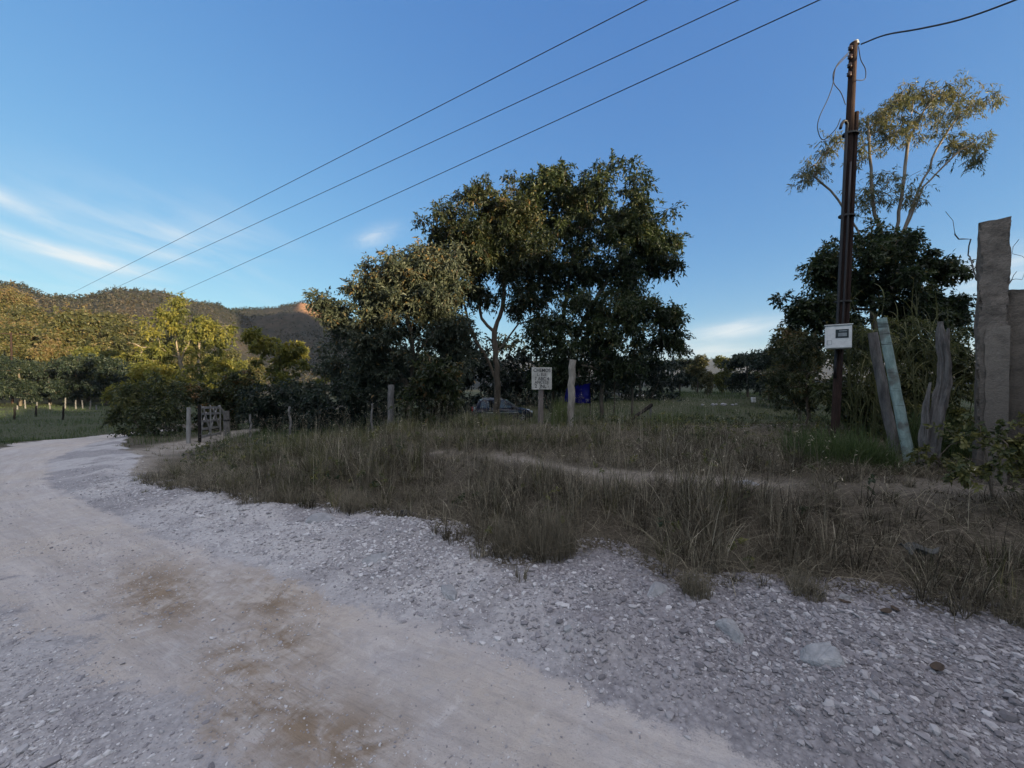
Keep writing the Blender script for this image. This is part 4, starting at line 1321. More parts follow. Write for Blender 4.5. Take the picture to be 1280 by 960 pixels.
def field_grass():
    x, y, g = scatter(-75, 60, 12, 62, 330000, 6)
    dg = sdist(x, y, GRASS_EDGE)
    ro = -sdist(x, y, ROAD_OUT)
    dgp = np.abs(sdist(x, y, GATE_PATH))
    ok = ((dg > .1) | (ro > .1)) & (dgp > .8)
    pr = np.clip(16.0 / y, 0.12, 1)
    k = ok & (g.random(len(x)) < pr)
    x, y = x[k], y[k]
    n = len(x)
    cl = fbm(x * .4, y * .4, 220, 3) + .5
    z = terrain(x, y)
    leftf = ss(-14, -20, x)
    h = (.12 + .35 * ss(.35, .7, cl)) * g.uniform(.5, 1.25, n) * (1 - .45 * leftf)
    w = g.uniform(.006, .013, n) * (1 + y * .035)
    V, F, T = blades(np.stack([x, y, z - .01], 1), h, w, np.abs(g.normal(size=n)) * .3 + .05, g.beta(2, 2, n) * .8 + .2 * (cl - .5), 4, seg=2)
    o = mesh_np('field_grass', V, F, M['grass_green'], attrs={'tint': T})
    tag(o, 'low green grass of the fields behind the bank and beyond the road', 'grass', kind='stuff')


def stalks():
    """thin seed stalks rising out of the bank"""
    x, y, g = scatter(-9, 9, 3.2, 12, 2600, 9)
    dg = sdist(x, y, GRASS_EDGE)
    dfp = np.abs(sdist(x, y, FOOTPATH))
    cl = fbm(x * .9, y * .9, 240, 3) + .5
    k = (dg > .35) & (dfp > .4) & (g.random(len(x)) < ss(.35, .65, cl)) & (x < 4)
    x, y = x[k], y[k]
    n = len(x)
    P = np.stack([x, y, terrain(x, y) - .01], 1)
    h = g.uniform(.5, .95, n)
    V1, F1, T1 = blades(P, h, np.full(n, .0045), np.abs(g.normal(size=n)) * .2, g.uniform(.5, 1, n), 12, seg=3, curl=.2)
    # seed heads
    tips = V1.reshape(n, 8, 3)[:, 6:8].mean(1)
    c = np.repeat(tips, 7, 0) + g.normal(size=(n * 7, 3)) * np.array([.010, .010, .045])
    V2, F2, T2 = leaves(c, .004, 1, .03, .007, -.3, 1, tint0=g.uniform(.55, 1, n * 7), seed=44)
    V = np.vstack([V1, V2])
    o = mesh_np('seed_stalks', V, [np.vstack([F1, F2 + len(V1)])], M['grass_dry'], attrs={'tint': np.concatenate([T1, T2])})
    tag(o, 'thin pale seed stalks standing up out of the bank grass', 'grass', kind='stuff')


def tussock(px, py, Yd, hgt, rad, n, label, mt='grass_dry', lean=.55, wid=.004, tint=(.15, .8), seed=0, name='grass_tussock', x=None):
    g = np.random.default_rng(seed + 300)
    X = (px - 640) / FPX * Yd if x is None else x
    base = np.array([X, Yd, gz(X, Yd)])
    a = g.uniform(0, 6.28, n)
    r = rad * np.sqrt(g.random(n))
    P = np.stack([np.cos(a) * r, np.sin(a) * r, np.zeros(n)], 1)
    P[:, 2] = terrain(P[:, 0] + X, P[:, 1] + Yd) - base[2] - .01
    V, F, T = blades(P, hgt * g.uniform(.4, 1.15, n), wid * g.uniform(.6, 1.3, n), np.abs(g.normal(size=n)) * lean + .1, g.beta(2, 2, n) * (tint[1] - tint[0]) + tint[0], seed, seg=3, curl=.75)
    o = mesh_np(name, V, F, M[mt], attrs={'tint': T}, loc=base)
    return tag(o, label, 'grass tuft')


bank_grass()
field_grass()
stalks()
tussock(690, 690, 3.45, .42, .22, 900, 'big dry grass tussock drooping onto the gravel in the middle of the bank foot', seed=1)
tussock(640, 690, 3.5, .36, .18, 600, 'dry grass tussock just left of the biggest drooping tussock', seed=2)
tussock(873, 745, 2.78, .22, .10, 380, 'small dry tussock standing alone on the gravel above the pale boulder', seed=3, tint=(.2, .9))
tussock(1010, 750, 2.72, .20, .12, 420, 'small tussock leaning left over the gravel at the bank foot', seed=4, tint=(.2, .9))
tussock(1275, 770, 2.45, .22, .10, 260, 'thin tussock at the bank foot by the right edge', seed=5)
tussock(445, 630, 4.75, .35, .2, 500, 'pale dry tussock at the bank edge left of the black bag', seed=6, tint=(.35, .95))
tussock(345, 625, 4.9, .3, .25, 500, 'brown tussock at the left tip of the grassy bank', seed=7)
tussock(1045, 555, 5.15, .62, .42, 1300, 'lush green grass clump at the foot of the power pole', 'grass_green', .5, .010, (.2, .8), seed=8, name='green_grass_clump')
tussock(1085, 560, 4.95, .50, .30, 900, 'green arching grass clump left of the teal post foot', 'grass_green', .6, .011, (.1, .7), seed=9, name='green_grass_clump')
tussock(1015, 540, 5.6, .55, .35, 800, 'dull green grass clump left of the power pole', 'grass_green', .5, .010, (.1, .6), seed=10, name='green_grass_clump')
tussock(1150, 540, 5.6, .85, .30, 600, 'tall green grass between the teal post and the split post', 'grass_green', .35, .010, (.1, .7), seed=15, name='green_grass_clump')
tussock(1200, 540, 5.2, .75, .30, 600, 'tall green grass between the split post and the pillar', 'grass_green', .4, .009, (.2, .8), seed=16, name='green_grass_clump')
tussock(700, 505, 9.6, .75, .22, 380, 'bright green grass clump left of the pale post', 'grass_green', .25, .012, (.6, 1), seed=11, name='green_grass_clump')
tussock(832, 540, 11.0, .45, .5, 500, 'bright green weed patch on the bank right of the fallen log', 'grass_green', .5, .014, (.5, 1), seed=12, name='green_grass_clump')
tussock(615, 520, 11.5, .5, .5, 500, 'green weed patch in front of the car', 'grass_green', .5, .014, (.4, .9), seed=13, name='green_grass_clump')
tussock(500, 540, 9.5, .5, .35, 420, 'yellowish grass clump in front of the thick grey fence post', 'grass_mid', .4, .010, (.5, .95), seed=14, name='green_grass_clump')


def cane(px, Yd, h, n, label, seed, spread=.25, dry=.3):
    """tall cane grass: upright stems with long arching leaves"""
    g = np.random.default_rng(seed + 500)
    X = (px - 640) / FPX * Yd
    base = np.array([X, Yd, gz(X, Yd)])
    root = empty('cane_grass', base, label, 'plant')
    parts, LV, LF, LT, o = [], [], [], [], 0
    for k in range(n):
        a = g.uniform(0, 6.28)
        r = spread * math.sqrt(g.random())
        b_ = np.array([math.cos(a) * r, math.sin(a) * r, 0])
        b_[2] = gz(X + b_[0], Yd + b_[1]) - base[2] - .02
        hh = h * g.uniform(.65, 1.1)
        ln = np.array([g.normal() * .12, g.normal() * .1, 1.0])
        pts = [b_ + ln * hh * f + np.array([g.normal() * .01, g.normal() * .01, 0]) for f in np.linspace(0, 1, 6)]
        parts.append(tube(pts, np.linspace(.009, .003, 6), 5))
        m = int(g.integers(7, 12))
        fr = g.uniform(.2, 1, m)
        P = np.array([b_ + ln * hh * f for f in fr])
        V, F, T = blades(P, g.uniform(.35, .75, m), np.full(m, .016), g.uniform(.5, 1.2, m), g.uniform(.0, .62, m) + dry * .3, int(g.integers(1e6)), seg=4, curl=.8)
        LV.append(V)
        LF.append(F + o)
        LT.append(T)
        o += len(V)
    v, f = join_np(parts)
    mesh_np('stem', v, f, M['grass_mid'], root, attrs={'tint': np.full(len(v), .30)}, smooth=True)
    mesh_np('foliage', np.vstack(LV), [np.vstack(LF)], M['grass_mid'], root, attrs={'tint': np.concatenate(LT)})
    return root


cane(1100, 6.4, 2.4, 9, 'tall cane grass leaning over the pair of posts', 1, .5)
cane(1075, 6.6, 2.6, 6, 'tall cane grass just right of the power pole', 2, .3)
cane(1135, 6.6, 2.3, 9, 'tall cane grass between the teal post and the split post', 3, .5)
cane(1192, 5.6, 2.2, 9, 'tall yellowish cane stems between the split post and the pillar', 4, .25)
cane(1160, 7.2, 2.7, 9, 'tall cane grass rising behind the split post', 5, .5)

# bare twigs sticking up behind the pillar
b0 = on_ground(1238, 4.9)
tw = [at(1238, 400, 4.9), at(1210, 330, 4.9), at(1180, 268, 4.9)]
root = empty('bare_sapling', b0, 'leafless grey sapling whose twigs show past both sides of the pillar', 'plant')
clp = np.array([at(1178, 266, 4.9), at(1195, 300, 4.9), at(1190, 292, 4.8), at(1207, 320, 5.0), at(1270, 300, 4.9), at(1285, 330, 4.9), at(1275, 350, 4.9), at(1262, 318, 5.0), at(1268, 340, 4.8), at(1210, 300, 4.9)])
V, F = skeleton([[b0, at(1240, 480, 4.9), at(1238, 400, 4.9), at(1212, 330, 4.9)], [at(1238, 400, 4.9), at(1262, 350, 4.9)]], clp, .018, .003, 7, .08, .15)
mesh_np('stem', V - b0, F, M['wood_grey'], root, smooth=True)

# ------------------------------------------------------------------ gravel, boulders, litter on the road
ico_bm = bmesh.new()
bmesh.ops.create_icosphere(ico_bm, subdivisions=1, radius=1)
ICO_V = np.array([v.co[:] for v in ico_bm.verts])
ICO_F = np.array([[v.index for v in f.verts] for f in ico_bm.faces], np.int32)
ico_bm.free()


def gravel():
    x, y, g = scatter(-9, 6.5, 1.0, 9.0, 640000, 31)
    dg, dt, ro = sdist(x, y, GRASS_EDGE), sdist(x, y, TRACK_EDGE), -sdist(x, y, ROAD_OUT)
    width = np.interp(y, [0, 2, 3.4, 4.6, 7, 12], [.95, 1.1, 1.25, 2.3, 4.5, 6])
    cl = fbm(x * 1.3, y * 1.3, 260, 4) + .5
    onr = (dg < .25) & (ro < 0)
    right = ss(-.16, .18, dt) * (.22 + .78 * ss(-2.8, 1.2, x)) * (.45 + .55 * ss(.35, .55, cl))
    left = ss(-width + .3, -width - .4, dt) * (.45 + .55 * ss(.4, .6, cl))
    mid = .035 + .20 * ss(.50, .64, cl)
    dens = np.clip(np.maximum(np.maximum(right, left), mid), 0, 1) * ss(9, 3.5, y) * onr
    k = g.random(len(x)) < dens
    x, y, dt = x[k], y[k], dt[k]
    n = len(x)
    wl = np.interp(y, [0, 2, 3.4, 4.6, 7, 12], [.95, 1.1, 1.25, 2.3, 4.5, 6])
    leftg = ss(-wl + .25, -wl - .35, dt)
    onroad = ss(.15, -.2, dt) * (1 - .7 * leftg)
    palec = np.clip(onroad + leftg + ss(1.2, -.8, x), 0, 1)
    size = (.0064 - .0017 * onroad) * (1 - g.random(n) * .992) ** (-.40 + .08 * onroad) * np.where(g.random(n) < .35, .55, 1.0)
    size = size * (1 - .30 * ss(.5, .0, dt))
    size = np.clip(size, .0028, .024)
    z = terrain(x, y) + size * .15
    rot = g.normal(size=(n, 3, 3))
    q, _ = np.linalg.qr(rot)
    sc = size[:, None] * np.stack([g.uniform(.8, 1.5, n), g.uniform(.6, 1.1, n), g.uniform(.35, .8, n)], 1)
    bj = ICO_V[None] * (1 + .22 * g.normal(size=(n, len(ICO_V), 1)))
    # chips lie mostly flat: yaw plus a small tilt
    yaw = g.uniform(0, 6.28, n)
    c, s = np.cos(yaw), np.sin(yaw)
    v = bj * sc[:, None, :]
    tl = g.normal(size=n) * .4
    vy = v[:, :, 1] * np.cos(tl)[:, None] - v[:, :, 2] * np.sin(tl)[:, None]
    vz = v[:, :, 1] * np.sin(tl)[:, None] + v[:, :, 2] * np.cos(tl)[:, None]
    vx = v[:, :, 0]
    V = np.stack([vx * c[:, None] - vy * s[:, None] + x[:, None], vx * s[:, None] + vy * c[:, None] + y[:, None], vz + z[:, None]], 2)
    F = (ICO_F[None] + (np.arange(n, dtype=np.int32) * len(ICO_V))[:, None, None]).reshape(-1, 3)
    o = mesh_np('gravel', V.reshape(-1, 3), F, M['stone'], attrs={'tint': np.repeat(np.clip(g.beta(2, 2.4, n) + .30 * palec, 0, 1), len(ICO_V))})
    tag(o, 'loose pale grey gravel chips on the road and its shoulder', 'gravel', kind='stuff')
    return n


NG = gravel()
print('gravel chips', NG)


def rock(px, py, sx, sy, sz, label, seed, sink=.35, mt='rock'):
    Yd = EYE * FPX / (py - HOR)
    for _ in range(6):
        X = (px - 640) / FPX * Yd
        Yd = (EYE - gz(X, Yd)) * FPX / (py - HOR)
    X = (px - 640) / FPX * Yd
    bm = bmesh.new()
    bmesh.ops.create_icosphere(bm, subdivisions=4, radius=1)
    gq = np.random.default_rng(seed + 900)
    PN = gq.normal(size=(11, 3))
    PN[:, 2] = np.abs(PN[:, 2]) * .8
    PN /= np.linalg.norm(PN, axis=1)[:, None]
    PD = gq.uniform(.48, .85, 11)
    for v in bm.verts:
        a = np.array(v.co[:])
        for nq, dq in zip(PN, PD):
            ov = a @ nq - dq
            if ov > 0:
                a = a - nq * ov * .92
        f = 1 + .30 * float(fbm(np.array([a[0] * 1.5 + seed * 5]), np.array([a[1] * 1.5 + a[2]]), seed, 4)[0]) + .16 * float(fbm(np.array([a[0] * 6 + seed]), np.array([a[1] * 6 + a[2] * 4]), seed + 3, 3)[0])
        v.co = Vector((a[0] * sx * f, a[1] * sy * f, a[2] * 1.15 * sz * f))
    o = finish(bm, 'rock', M[mt], smooth=False)
    o.location = (X, Yd, gz(X, Yd) - sz * sink + .01)
    o.rotation_euler = (0, 0, seed * 1.3)
    return tag(o, label, 'rock')


rock(918, 792, .15, .11, .08, 'broad pale bluish boulder bedded in the gravel under the small lone tussock', 1)
rock(1030, 822, .14, .10, .08, 'rounded pale bluish boulder in the gravel, nearest to the camera', 2)
rock(822, 742, .13, .08, .06, 'flat pale rock at the grass edge right of the big drooping tussock', 3)
rock(560, 742, .16, .09, .05, 'low pale rock crust on the shoulder below the black bag', 4, .45)
rock(470, 700, .17, .10, .05, 'low pale rock crust at the left part of the shoulder', 5, .45)
rock(400, 650, .35, .18, .09, 'wide pale rock ledge at the left end of the shoulder', 6, .45)
rock(1060, 752, .05, .04, .04, 'fist-sized beige stone beside the leaning tussock', 7, .2)
rock(873, 737, .03, .03, .03, 'small beige stone by the small lone tussock', 8, .2)
rock(935, 605, .14, .08, .06, 'pale stone lying beside the footpath on the bank', 9, .3)
rock(712, 790, .035, .025, .02, 'small brown stone alone on the gravel under the flat pale rock', 10, .2)

# black bag at the bank edge
b0 = on_ground(503, 4.42)
bm = bmesh.new()
bmesh.ops.create_icosphere(bm, subdivisions=4, radius=1)
for v in bm.verts:
    a = np.array(v.co[:])
    f = 1 + .9 * float(fbm(np.array([a[0] * 2.2]), np.array([a[1] * 2.2 + a[2] * 1.7]), 400, 4)[0])
    v.co = Vector((a[0] * .095 * f, a[1] * .07 * f, max(-.01, a[2] * .05 * f + .02)))
bag = finish(bm, 'plastic_bag', M['bag'])
bag.location = b0 + (0, 0, .0)
tag(bag, 'crumpled black plastic bag lying where the grass meets the pale shoulder', 'bag')

# a dull rag in the grass and dark leaf litter on the gravel
b0 = on_ground(1150, 3.05, .12)
bm = bmesh.new()
bmesh.ops.create_grid(bm, x_segments=26, y_segments=18, size=1)
for v in bm.verts:
    a, c = v.co.x, v.co.y
    v.co = Vector((a * .10 * (1 - .3 * c), c * .07 * (1 + .35 * math.sin(4 * a)), .06 * float(fbm(np.array([a * 2.1]), np.array([c * 2.1]), 410, 4)[0]) + .02 * math.sin(5 * a + 3 * c) + .03))
bmesh.ops.solidify(bm, geom=bm.faces[:], thickness=.006)
rag = finish(bm, 'rag', M['rag'], smooth=True)
rag.location = b0
tag(rag, 'crumpled dull rag lying in the dark bank grass on the right', 'rag')
for k, (px, py, s, lab) in enumerate(((1112, 785, .045, 'curled brown dead leaf on the gravel, left of the pair by the right tussock'), (1124, 776, .035, 'smaller curled dead leaf just behind the larger one on the gravel'),
                                      (1060, 768, .035, 'dark dead leaf under the small leaning tussock'), (1178, 845, .05, 'flat yellowish dead leaf on the gravel near the right edge'))):
    Yd = (EYE - .07) * FPX / (py - HOR)
    X = (px - 640) / FPX * Yd
    bm = bmesh.new()
    bmesh.ops.create_grid(bm, x_segments=10, y_segments=6, size=1)
    for v in bm.verts:
        a, c = v.co.x, v.co.y
        wv = math.sqrt(max(0, 1 - a * a)) * .5
        v.co = Vector((a * s, c * s * wv, s * (.5 * c * c * wv + .35 * a * a) + .004))
    bmesh.ops.solidify(bm, geom=bm.faces[:], thickness=.0012)
    o = finish(bm, 'dead_leaf', M['deadleaf'], smooth=True)
    o.location = (X, Yd, gz(X, Yd) + .012)
    o.rotation_euler = (0, 0, 1.1 * k + .3)
    tag(o, lab, 'leaf')

# ------------------------------------------------------------------ posts


def post(name, p0, p1, r0, r1, mat, label, cat='post', rough=.12, seed=0, bend=0.03, sides=14, group=None):
    p0, p1 = np.array(p0, float), np.array(p1, float)
    g = np.random.default_rng(seed + 700)
    n = 9
    pts = [p0 + (p1 - p0) * f + np.array([g.normal() * bend * .35, g.normal() * bend * .35, 0]) * (0 < f < 1) for f in np.linspace(0, 1, n)]
    pts[0] = pts[0] - (p1 - p0) / np.linalg.norm(p1 - p0) * .15
    v, f = tube(np.array(pts) - p0, np.linspace(r0, r1, n), sides * 2, rough, True, seed, fine=3, groove=.07)
    # a sawn top that is not perfectly flat
    o = mesh_np(name, v, f, mat, smooth=False, loc=p0)
    return tag(o, label, cat, group)


p0, p1 = on_ground(1140, 5.15), at(1101, 398, 5.3)
post('leaning_post', p0, p1, .060, .052, M['teal'], 'leaning round post in peeling pale teal paint', rough=.05, seed=1, bend=.01, sides=20)
p0 = on_ground(1122, 5.6)
post('leaning_post', p0, at(1090, 416, 5.75), .062, .058, M['wood_grey'], 'bare grey-brown post leaning behind the teal post', rough=.10, seed=2, bend=.02)
p0 = on_ground(712, 9.6)
post('fence_post', p0, at(716, 450, 9.6), .090, .082, M['wood_pale'], 'pale round fence post standing right of the hand-painted sign', rough=.12, seed=3, bend=.05)
p0 = on_ground(488, 13.0)
post('fence_post', p0, at(489, 481, 13.0), .11, .10, M['wood_grey'], 'thick grey fence post half hidden by shrubs in front of the grey-green tree', rough=.10, seed=4, bend=.03)
for k, (px, Yd, top, lab) in enumerate(((312, 13.2, 536, 'thin grey stake in the grass right of the gate'), (362, 12.2, 508, 'thin grey stake among dark shrubs, second right of the gate'),
                                        (465, 12.6, 505, 'thin dark stake left of the thick grey fence post'), (249, 17.5, 512, 'thin grey stake seen just behind the gate'))):
    p0 = on_ground(px, Yd)
    tp = at(px, top, Yd)
    if tp[2] - p0[2] < .7:
        tp[2] = p0[2] + .9
    post('fence_stake', p0, tp, .035, .03, M['wood_grey'], lab, rough=.1, seed=30 + k, bend=.05, sides=8)

# twisted split post
bs = on_ground(1165, 5.0)
k = 5.0 / FPX
rel = lambda px, py, dy=0.0: at(px, py, 5.0 + dy) - bs
pt1 = [rel(1166, 590), rel(1166, 560), rel(1172, 520), rel(1180, 480), rel(1180, 450), rel(1175, 420), rel(1174, 402)]
v1 = tube(pt1, [.078, .072, .064, .060, .055, .044, .022], 40, .30, True, 3, fine=6, groove=.42)
pt2 = [rel(1160, 590, .03), rel(1157, 550, .02), rel(1158, 510, .02), rel(1163, 478, .02)]
v2 = tube(pt2, [.055, .046, .030, .010], 30, .35, True, 5, fine=6, groove=.40)
pt3 = [rel(1180, 445, .05), rel(1183, 425, .06), rel(1184, 410, .05)]
v3 = tube(pt3, [.038, .026, .010], 24, .35, True, 6, fine=4, groove=.4)
v, f = join_np([v1, v2, v3])
tag(mesh_np('split_post', v, f, M['wood_grey'], loc=bs), 'twisted weathered split post with jagged top between teal post and pillar', 'post')

# fallen / leaning dark log
p0 = on_ground(772, 14.0, .05)
p1 = at(815, 506, 14.5)
root = empty('leaning_log', (p0 + p1) / 2, 'charred dark log resting slantwise on a short stump beyond the pale post', 'log')
c = np.array(root.location)
v, f = tube([p0 - c, (p0 + p1) / 2 - c, p1 - c], [.06, .065, .07], 10, .12, True, 9, fine=5)
mesh_np('log', v, f, M['wood_dark'], root)
g0 = on_ground(813, 14.5, -.05)
v, f = tube([g0 - c, (g0 + p1) / 2 - c, p1 + (-.05, 0, -.05) - c], [.05, .045, .04], 9, .12, True, 10, fine=4)
mesh_np('stump', v, f, M['wood_grey'], root)

# ------------------------------------------------------------------ farm gate
gl, gr_ = np.array([-10.68, 13.0, 0]), np.array([-11.62, 15.3, 0])
gl[2], gr_[2] = gz(gl[0], gl[1]), gz(gr_[0], gr_[1])
gate = empty('farm_gate', (gl + gr_) / 2, 'closed grey plank farm gate with crossed braces between two posts', 'gate')
gc = np.array(gate.location)
post_l = tube([gl - gc + (-.12, -.18, -.2), gl - gc + (-.12, -.18, .6), gl - gc + (-.10, -.18, 1.2)], [.062, .058, .055], 12, .10, True, 1, fine=4)
mesh_np('post', post_l[0], post_l[1], M['wood_gate'], gate)
post_l2 = tube([gl - gc + (.12, -.02, -.2), gl - gc + (.12, -.02, .6), gl - gc + (.12, -.02, 1.28)], [.045, .045, .045], 10, .10, True, 2, fine=4)
mesh_np('post', post_l2[0], post_l2[1], M['wood_dark'], gate)
post_r = tube([gr_ - gc + (.10, .22, -.2), gr_ - gc + (.10, .22, .55), gr_ - gc + (.08, .22, 1.0)], [.12, .11, .10], 12, .12, True, 3, fine=4)
pr2 = mesh_np('post', post_r[0], post_r[1], M['wood_grey'], gate)
band = tube([gr_ - gc + (.10, .22, .60), gr_ - gc + (.10, .22, .67)], [.125, .125], 14)
mesh_np('wire_band', band[0] - 0, band[1], M['steel'], pr2)
strut = tube([gr_ - gc + (-.05, .0, 1.24), gr_ - gc + (.06, .18, .85)], [.045, .05], 8, .1, True, 4, fine=3)
mesh_np('strut', strut[0], strut[1], M['wood_grey'], gate)
du = (gr_ - gl) / np.linalg.norm((gr_ - gl)[:2])
LG = float(np.linalg.norm((gr_ - gl)[:2]))
nrm = np.array([-du[1], du[0], 0])


def plank(u0, z0, u1, z1, wd=.085, th=.03, off=0.0, name='rail'):
    a = gl - gc + du * u0 + np.array([0, 0, z0]) + nrm * off
    b_ = gl - gc + du * u1 + np.array([0, 0, z1]) + nrm * off
    d = b_ - a
    L = np.linalg.norm(d)
    d /= L
    s = np.cross(d, nrm)
    bm = bmesh.new()
    R = Matrix((d, nrm, s)).transposed()
    box(bm, (a + b_) / 2, (L, th, wd), .006, R)
    finish(bm, name, M['wood_gate'], gate)


Lg = LG - .1
for zz in (.16, .42, .70, .96, 1.18):
    plank(.22, zz, Lg, zz - .02, off=0)
for uu in (.26, 1.22, Lg - .06):
    plank(uu, .08, uu, 1.26, off=-.045, name='stile')
plank(.30, 1.20, 1.12, .12, off=-.095, name='brace')
plank(.30, .16, 1.12, 1.0, off=.045, name='brace')
plank(1.35, 1.12, Lg - .15, .14, off=-.095, name='brace')
plank(1.35, .16, Lg - .12, 1.12, off=.045, name='brace')

# ------------------------------------------------------------------ painted sign
sb = on_ground(676, 11.2)
sign = empty('wooden_sign', sb, 'hand-painted white board with faded dark lettering on a wooden stake', 'sign')
ctr = at(677, 473, 11.2) - sb
kk = 11.2 / FPX
v, f = tube([(0, .05, -.2), (0, .05, ctr[2] * .6), (0.02, .05, ctr[2] + .1)], [.085, .08, .075], 10, .08, True, 1, fine=4)
mesh_np('stake', v, f, M['wood_sign'], sign)
bw, bh = 25 * kk, 27.5 * kk
bm = bmesh.new()
box(bm, (ctr[0], -.045, ctr[2]), (bw, .022, bh), .003)
board = finish(bm, 'board', M['signboard'], sign)


def text_mesh(body, size, loc, mat, parent, name='lettering', sx=1.0, rz=0.0):
    cu = bpy.data.curves.new(name, 'FONT')
    cu.body = body
    cu.size = size
    cu.align_x = 'CENTER'
    cu.align_y = 'CENTER'
    cu.extrude = .0015
    cu.offset = size * .012
    tmp = bpy.data.objects.new(name, cu)
    col.objects.link(tmp)
    dg_ = bpy.context.evaluated_depsgraph_get()
    me = bpy.data.meshes.new_from_object(tmp.evaluated_get(dg_))
    bpy.data.objects.remove(tmp)
    bpy.data.curves.remove(cu)
    me.materials.clear()
    me.materials.append(mat)
    o = bpy.data.objects.new(name, me)
    col.objects.link(o)
    o.parent = parent
    o.location = loc
    o.rotation_euler = (math.radians(90), 0, 0)
    o.scale = (sx, 1, 1)
    o.rotation_euler = (math.radians(90), rz, 0)
    return o


lines = [("CHEMOS", .36, .12, .02), ("L- ELE", .17, .10, -.02), ("7 ABC 4", -.02, .115, .01), ("ANCEDJ", -.18, .105, -.02), ("2  JNL -", -.36, .125, .02)]
for s_, yy, sz_, rz_ in lines:
    text_mesh(s_, sz_ * 1.15, (ctr[0] + rz_ * .3, -.0585, ctr[2] + yy * bh), M['signpaint'], board, sx=.9, rz=rz_)

# ------------------------------------------------------------------ power pole with meter box
pb_ = on_ground(1043, 5.8)
pole = empty('power_pole', pb_, 'dark slightly leaning wooden power pole carrying a white meter box', 'pole')
ptop = at(1061, 60, 5.8) - pb_
pbot = np.array([0, 0, -.2])


def along(f):
    return pbot + (ptop - pbot) * f


v, f = tube([along(q) for q in np.linspace(0, 1, 12)], np.linspace(.056, .048, 12), 14, .06, True, 1, fine=2)
mesh_np('pole', v, f, M['wood_pole'], pole, smooth=False)
# second spliced timber on the right and two conduits on the left
f0, f1 = .30, .84
v, f = tube([along(q) + (.082, -.01, 0) for q in np.linspace(f0, f1, 8)], np.linspace(.036, .030, 8), 10, .08, True, 2, fine=2)
mesh_np('splice_timber', v, f, M['wood_pole'], pole)
cp = [along(q) + (-.068, -.03, 0) for q in np.linspace(.22, .80, 8)]
hk = [cp[-1] + (.005, 0, .06), cp[-1] + (-.02, -.01, .10), cp[-1] + (-.06, -.02, .10), cp[-1] + (-.10, -.03, .05), cp[-1] + (-.12, -.03, -.02)]
v, f = tube(cp + hk, [.020] * len(cp) + [.020] * len(hk), 10, 0, True, fine=3)
mesh_np('conduit', v, f, M['conduit'], pole, smooth=True)
v, f = tube([along(q) + (-.02, -.068, 0) for q in np.linspace(.28, .72, 6)], [.014] * 6, 8)
mesh_np('conduit', v, f, M['conduit'], pole, smooth=True)
for q in (.40, .60, .79):
    a = along(q)
    v, f = tube([a + (.02, 0, -.012), a + (.02, 0, .012)], [.112, .112], 16)
    v[:, 1] = a[1] + (v[:, 1] - a[1]) * .75
    mesh_np('strap', v, f, M['steel'], pole)
v, f = tube([ptop + (0.025, 0, -.03), ptop + (0.025, 0, .03)], [.05, .035], 8)
mesh_np('cap', v, f, M['capmetal'], pole)
for q in (.985, .965, .945, .925):
    a = along(q) + (-.07, -.03, 0)
    v, f = tube([a + (0, 0, -.035), a + (0, 0, -.015), a, a + (0, 0, .015), a + (0, 0, .03)], [.018, .032, .020, .032, .016], 10)
    mesh_np('insulator', v, f, M['porcelain'], pole, smooth=True)


def cable(name, pts, r, parent=None, label=None, sm=5, cat='cable', loc=None):
    P = np.array(pts, float)
    n = len(P)
    t = np.arange(n)
    k = np.linspace(0, n - 1, (n - 1) * sm + 1)
    # Catmull-Rom
    Pp = np.vstack([2 * P[0] - P[1], P, 2 * P[-1] - P[-2]])
    out = []
    for q in k:
        i = min(int(q), n - 2)
        u = q - i
        a, b_, c_, d_ = Pp[i], Pp[i + 1], Pp[i + 2], Pp[i + 3]
        out.append(.5 * (2 * b_ + (c_ - a) * u + (2 * a - 5 * b_ + 4 * c_ - d_) * u * u + (3 * b_ - a - 3 * c_ + d_) * u ** 3))
    out = np.array(out)
    o0 = np.zeros(3) if loc is None else np.array(loc)
    v, f = tube(out - o0, r, 6)
    o = mesh_np(name, v, f, M['cable'], parent, smooth=True, loc=loc)
    if label:
        tag(o, label, cat)
    return o


lp = lambda px, py, dy=0.0: at(px, py, 5.8 + dy) - pb_
cable('drop_wire', [lp(1056, 70, -.07), lp(1040, 88, -.1), lp(1036, 110, -.1), lp(1030, 128, -.1), lp(1020, 150, -.1), lp(1018, 165, -.1), lp(1025, 178, -.08), lp(1040, 165, -.06), lp(1046, 152, -.04)], .006, pole)
cable('drop_wire', [lp(1054, 74, -.07), lp(1038, 92, -.08), lp(1037, 108, -.08), lp(1046, 120, -.07), lp(1052, 135, -.07)], .006, pole)
cable('drop_wire', [lp(1067, 64, -.05), lp(1070, 80, -.05), lp(1076, 92, -.05), lp(1075, 104, -.05), lp(1064, 105, -.07)], .006, pole)

# meter box
mbp = at(1046, 423, 5.8) - pb_
mb = np.zeros(3)
bm = bmesh.new()
box(bm, (mb[0], -.17, mb[2]), (.30, .17, .335), .012)
mbox = finish(bm, 'meter_box', M['boxpaint'], pole, loc=mbp)
mbox.rotation_euler = (0, 0, -.66)
bm = bmesh.new()
box(bm, (mb[0] + .012, -.262, mb[2] - .006), (.265, .012, .30), .004)
door = finish(bm, 'door', M['boxpaint'], mbox)
bm = bmesh.new()
box(bm, (mb[0] + .04, -.2715, mb[2] + .045), (.145, .006, .125), .002)
finish(bm, 'glass', M['boxglass'], mbox)
bm = bmesh.new()
box(bm, (mb[0] + .045, -.2765, mb[2] + .03), (.095, .003, .05), .001)
box(bm, (mb[0] + .05, -.2765, mb[2] + .083), (.09, .003, .014), .001)
finish(bm, 'meter_dial', M['boxdial'], mbox)
bm = bmesh.new()
